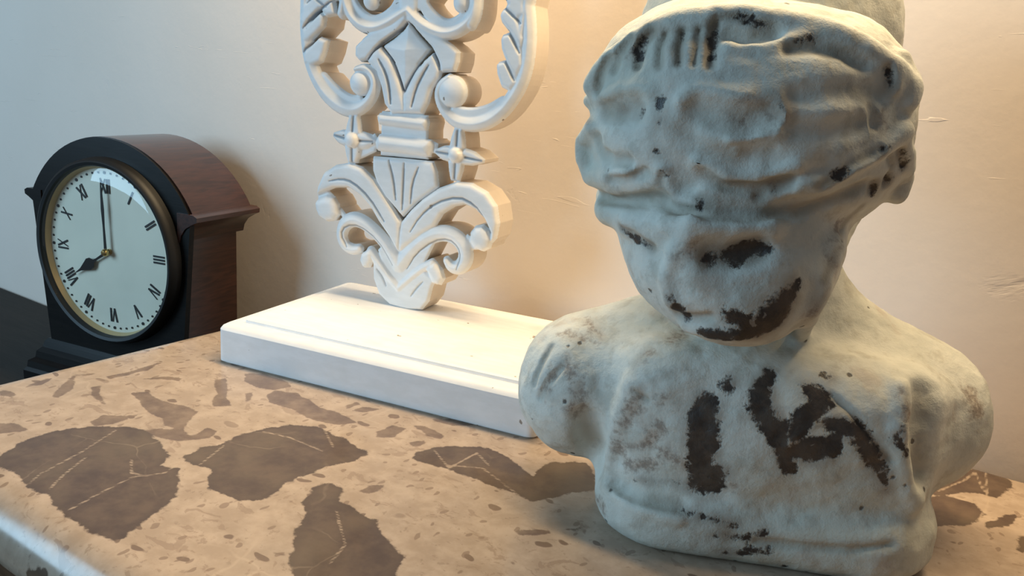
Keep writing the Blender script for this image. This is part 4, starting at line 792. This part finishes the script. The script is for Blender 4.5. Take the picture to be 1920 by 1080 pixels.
    ['-', 't', 0.015, [[0.0142, -0.2917, 0.0732, 0.0062], [0.1014, -0.2934, 0.0781, 0.0062], [0.2082, -0.2927, 0.0889, 0.0063], [0.282, -0.2835, 0.1064, 0.0064]]],
]
BUST_WEAR = [
    [[-0.127, -0.2637, 0.3581, 0.0239], [-0.1302, -0.2696, 0.32, 0.0334], [-0.1248, -0.2759, 0.2745, 0.0313], [-0.123, -0.2714, 0.2257, 0.0269], [-0.1047, -0.2681, 0.1893, 0.0344], [-0.0859, -0.2765, 0.2139, 0.0198]],
    [[-0.1047, -0.2681, 0.1893, 0.0272], [-0.1316, -0.2607, 0.1712, 0.014]],
    [[-0.0087, -0.2405, 0.4317, 0.0135], [-0.0214, -0.2636, 0.3956, 0.0239], [-0.0184, -0.2753, 0.3649, 0.0228], [0.0163, -0.2853, 0.3322, 0.0252], [0.0414, -0.2892, 0.2813, 0.0184], [0.0551, -0.2892, 0.2471, 0.0126]],
    [[0.0652, -0.25, 0.419, 0.0047], [0.0876, -0.2546, 0.4073, 0.0183], [0.1035, -0.2644, 0.3897, 0.0231], [0.0645, -0.2785, 0.3519, 0.0194], [0.0535, -0.2916, 0.313, 0.0124]],
    [[0.0534, -0.2888, 0.2878, 0.0196], [0.0912, -0.285, 0.2954, 0.0268], [0.1286, -0.281, 0.3053, 0.0233], [0.1392, -0.2762, 0.3238, 0.0137]],
    [[0.1221, -0.2728, 0.3555, 0.0148], [0.1713, -0.2679, 0.3441, 0.0186], [0.2129, -0.2673, 0.2975, 0.0201], [0.2409, -0.2639, 0.2616, 0.013], [0.2573, -0.2595, 0.2218, 0.0037]],
    [[-0.0882, -0.256, 0.4027, 0.0134], [-0.0856, -0.2487, 0.4123, 0.0058]],
    [[0.2642, -0.2661, 0.364, 0.0024], [0.2589, -0.2665, 0.3351, 0.0061], [0.2835, -0.2635, 0.3065, 0.0025]],
    [[-0.1679, -0.3953, 0.5493, 0.0052], [-0.1153, -0.4154, 0.5555, 0.0109], [-0.0679, -0.4091, 0.57, 0.0182], [-0.0433, -0.4086, 0.602, 0.0286], [-0.0207, -0.3989, 0.6403, 0.0193], [-0.009, -0.3878, 0.6625, 0.0073]],
    [[-0.1228, -0.4207, 0.5937, 0.0118], [-0.0953, -0.4178, 0.5858, 0.015]],
    [[-0.2366, -0.3872, 0.6112, 0.0042], [-0.2136, -0.3814, 0.589, 0.0131], [-0.1952, -0.3701, 0.5731, 0.0053]],
    [[-0.1751, -0.3974, 0.6923, 0.0108], [-0.1519, -0.39, 0.6984, 0.0072], [-0.1184, -0.3836, 0.7068, 0.0212], [-0.0982, -0.383, 0.7231, 0.015], [-0.0782, -0.3822, 0.719, 0.013]],
    [[-0.1517, -0.3903, 0.6964, 0.0051], [-0.1172, -0.3949, 0.6909, 0.0072]],
    [[-0.3396, -0.2835, 0.7154, 0.0005], [-0.312, -0.3131, 0.7059, 0.0021], [-0.2791, -0.3432, 0.6966, 0.0005]],
    [[-0.3316, -0.3181, 1.0938, 0.0032], [-0.3434, -0.3093, 1.0723, 0.0042], [-0.3432, -0.3164, 1.0449, 0.0042]],
    [[-0.2669, -0.3339, 1.0932, 0.0031], [-0.2692, -0.3447, 1.0699, 0.0041], [-0.267, -0.36, 1.0487, 0.0041]],
    [[-0.2116, -0.3408, 1.1093, 0.0031], [-0.2147, -0.3551, 1.0823, 0.0108], [-0.214, -0.374, 1.0538, 0.0051]],
    [[-0.1657, -0.3492, 1.1281, 0.0031], [-0.1393, -0.355, 1.121, 0.0041], [-0.12, -0.3527, 1.1178, 0.0021]],
    [[-0.0739, -0.377, 1.0939, 0.0031], [-0.0464, -0.3693, 1.0996, 0.0041]],
    [[-0.3623, -0.3051, 0.9533, 0.0043]],
    [[-0.4374, -0.2267, 0.9209, 0.0022]],
    [[-0.2911, -0.3802, 0.9385, 0.001]],
    [[-0.2876, -0.3714, 0.8817, 0.001]],
    [[-0.2712, -0.375, 0.8418, 0.002]],
    [[-0.1957, -0.3869, 0.7984, 0.0041], [-0.1978, -0.3877, 0.7914, 0.0041]],
    [[-0.0994, -0.3816, 0.8158, 0.0031], [-0.0903, -0.3824, 0.8188, 0.0031]],
    [[-0.0757, -0.3862, 0.8392, 0.002], [-0.072, -0.3875, 0.8319, 0.002]],
    [[0.0277, -0.3892, 0.8664, 0.0031], [0.0413, -0.3831, 0.8746, 0.0031]],
    [[0.109, -0.3548, 0.9182, 0.0032]],
    [[0.118, -0.3083, 0.8482, 0.0055], [0.1177, -0.301, 0.8373, 0.0044]],
    [[0.1432, -0.2845, 0.863, 0.0078]],
    [[0.1529, -0.3044, 0.9144, 0.0022], [0.1679, -0.2727, 0.8872, 0.0022]],
    [[0.0997, -0.3391, 1.0576, 0.0021], [0.1069, -0.3401, 1.0303, 0.0021]],
    [[-0.088, -0.4169, 0.9799, 0.003], [-0.0808, -0.422, 0.9751, 0.002]],
    [[-0.2959, -0.3793, 0.9727, 0.002], [-0.2965, -0.3795, 0.9611, 0.001]],
    [[-0.325, -0.3442, 0.9473, 0.0021]],
    [[0.0802, -0.2772, 0.0142, 0.0025]],
    [[0.1161, -0.2295, 0.4374, 0.0036]],
    [[0.1048, -0.23, 0.4408, 0.0024]],
    [[-0.2566, -0.2345, 0.1459, -0.0012], [-0.1321, -0.2638, 0.1739, -0.0012]],
    [[-0.1443, -0.2811, 0.1107, 0.0024], [-0.0909, -0.2881, 0.1081, 0.0049], [-0.0342, -0.29, 0.1022, 0.0049]],
    [[-0.0701, -0.2895, 0.0766, 0.0062], [-0.0084, -0.2895, 0.077, 0.0049]],
    [[0.0226, -0.2908, 0.0933, 0.0062]],
    [[-0.0476, -0.2885, 0.0347, 0.0037], [0.0388, -0.2904, 0.0576, 0.0037]],
]
BUST_SCUFF = [
    [[-0.2727, -0.2292, 0.3602, 0.0142], [-0.2783, -0.2293, 0.3259, 0.0214], [-0.2955, -0.2202, 0.2628, 0.017]],
    [[-0.2994, -0.2074, 0.2023, 0.0197], [-0.238, -0.2455, 0.2466, 0.0144], [-0.214, -0.2544, 0.2892, 0.0142]],
    [[-0.2015, -0.2587, 0.2303, 0.0192], [-0.1659, -0.2621, 0.2184, 0.0144]],
    [[-0.2722, -0.2235, 0.1773, 0.0222], [-0.215, -0.2514, 0.1969, 0.0145]],
    [[-0.4401, -0.136, 0.3634, 0.0223], [-0.4269, -0.1504, 0.344, 0.0223]],
    [[-0.4132, -0.0976, 0.4095, 0.0163], [-0.4532, -0.0788, 0.4119, 0.0127]],
    [[-0.3522, -0.1434, 0.0436, 0.0171], [-0.3215, -0.2066, 0.0597, 0.0178]],
    [[0.4459, -0.0887, 0.3943, 0.0215], [0.4631, -0.0998, 0.3545, 0.0162]],
    [[-0.2621, -0.206, 0.4277, 0.0189], [-0.2782, -0.2089, 0.4056, 0.0142]],
    [[-0.2155, -0.2511, 0.3518, 0.0141]],
    [[0.2698, -0.2582, 0.3908, 0.017], [0.2565, -0.2464, 0.4252, 0.0121]],
    [[-0.105, -0.4109, 0.9646, 0.004], [-0.0778, -0.4187, 0.9578, 0.009], [-0.1017, -0.4205, 0.9329, 0.01]],
    [[-0.1488, -0.4066, 0.9518, 0.012]],
    [[-0.1514, -0.4257, 0.9916, 0.0119]],
    [[-0.3753, -0.2257, 0.6205, 0.0046]],
    [[-0.2208, -0.4021, 0.6955, 0.0143], [-0.2028, -0.4047, 0.7081, 0.0163]],
    [[-0.356, -0.3129, 1.051, 0.0127], [-0.3357, -0.3183, 1.0955, 0.0105]],
    [[0.0979, -0.3542, 0.9833, 0.0074], [0.1047, -0.3526, 0.9462, 0.0074]],
    [[-0.409, -0.0403, 0.4461, 0.0154], [-0.3636, -0.1051, 0.4181, 0.015]],
    [[-0.4657, -0.1313, 0.3348, 0.0175], [-0.4849, -0.1439, 0.2837, 0.0151]],
    [[-0.4059, -0.1596, 0.3267, 0.0222], [-0.4181, -0.1644, 0.2612, 0.0175]],
    [[0.065, -0.301, 0.7687, 0.011], [0.0511, -0.3441, 0.7131, 0.0108]],
    [[0.0394, -0.3628, 0.612, 0.0151], [0.0346, -0.3551, 0.5882, 0.013]],
    [[-0.0796, -0.2748, 0.2004, 0.0048]],
    [[-0.0668, -0.273, 0.189, 0.0157]],
    [[-0.2103, -0.1768, 0.4595, 0.012], [-0.1867, -0.126, 0.4658, 0.0147]],
    [[-0.3779, -0.1507, 0.3468, 0.0123], [-0.395, -0.1612, 0.2764, 0.0149]],
]
# ---------------------------------------------------------------- plaster bust
def make_bust():
    S = .25
    t = thing('plaster_bust', 'weathered off-white plaster bust, head bowed, hair swept up, brown worn patches', 'bust', (-.1356, .4784, ZM), TILT + math.radians(14))
    g = Grid((-.62, -.48, -.05), (.6, .45, 1.46), .0056)
    b, h, tt, ff = bust_fields(g, BUST_TUBES)
    v = np.maximum(smin(b, h, .018), -g.ax[2][None, None, :])
    V, F = surface_nets(g, v)
    lab_h = tri_sample(g, h - b, V); lab_t = tri_sample(g, tt - ff, V)
    # hand-made unevenness
    def vn(V):
        fn = np.cross(V[F[:, 2]] - V[F[:, 0]], V[F[:, 3]] - V[F[:, 1]]); N = np.zeros_like(V)
        for k in range(4): np.add.at(N, F[:, k], fn)
        return N / (np.linalg.norm(N, axis=1)[:, None] + 1e-12)
    N = vn(V)
    amp = .0055 * vnoise(V, 9, 1) + .0030 * vnoise(V, 21, 2) + .0016 * vnoise(V, 47, 3)
    amp *= np.clip(V[:, 2] / .02, 0, 1)
    V = V + N * amp[:, None]
    N = vn(V)
    V[:, 2] = np.maximum(V[:, 2], 0)
    def dist(strokes):
        d = np.full(len(V), .3)
        for P in strokes:
            P = np.array(P, float)
            for a, bq in zip(P[:-1], P[1:]) if len(P) > 1 else [(P[0], P[0])]:
                ab = bq[:3] - a[:3]; s = np.clip(((V - a[:3]) @ ab) / (ab @ ab + 1e-12), 0, 1)
                d = np.minimum(d, np.linalg.norm(V - a[:3] - s[:, None] * ab, axis=1) - (a[3] + s * (bq[3] - a[3])))
        return d * S
    wear = dist(BUST_WEAR); scuff = dist(BUST_SCUFF)
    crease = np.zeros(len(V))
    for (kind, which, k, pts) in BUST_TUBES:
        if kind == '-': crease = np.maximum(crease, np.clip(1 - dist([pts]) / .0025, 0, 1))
    fl = np.where(lab_h[F].mean(1) < 0, 0, np.where(lab_t[F].mean(1) < 0, 2, 1))
    for k, name in enumerate(('hair', 'head', 'torso')):
        Fk = F[fl == k]; used, inv = np.unique(Fk, return_inverse=True)
        o = link_mesh(name, V[used] * S, inv.reshape(Fk.shape).astype(np.int32), M['bust'], t)
        attr(o, 'wear', wear[used]); attr(o, 'scuff', scuff[used]); attr(o, 'crease', crease[used])
        o.data.normals_split_custom_set_from_vertices([tuple(x) for x in N[used]])
make_bust()
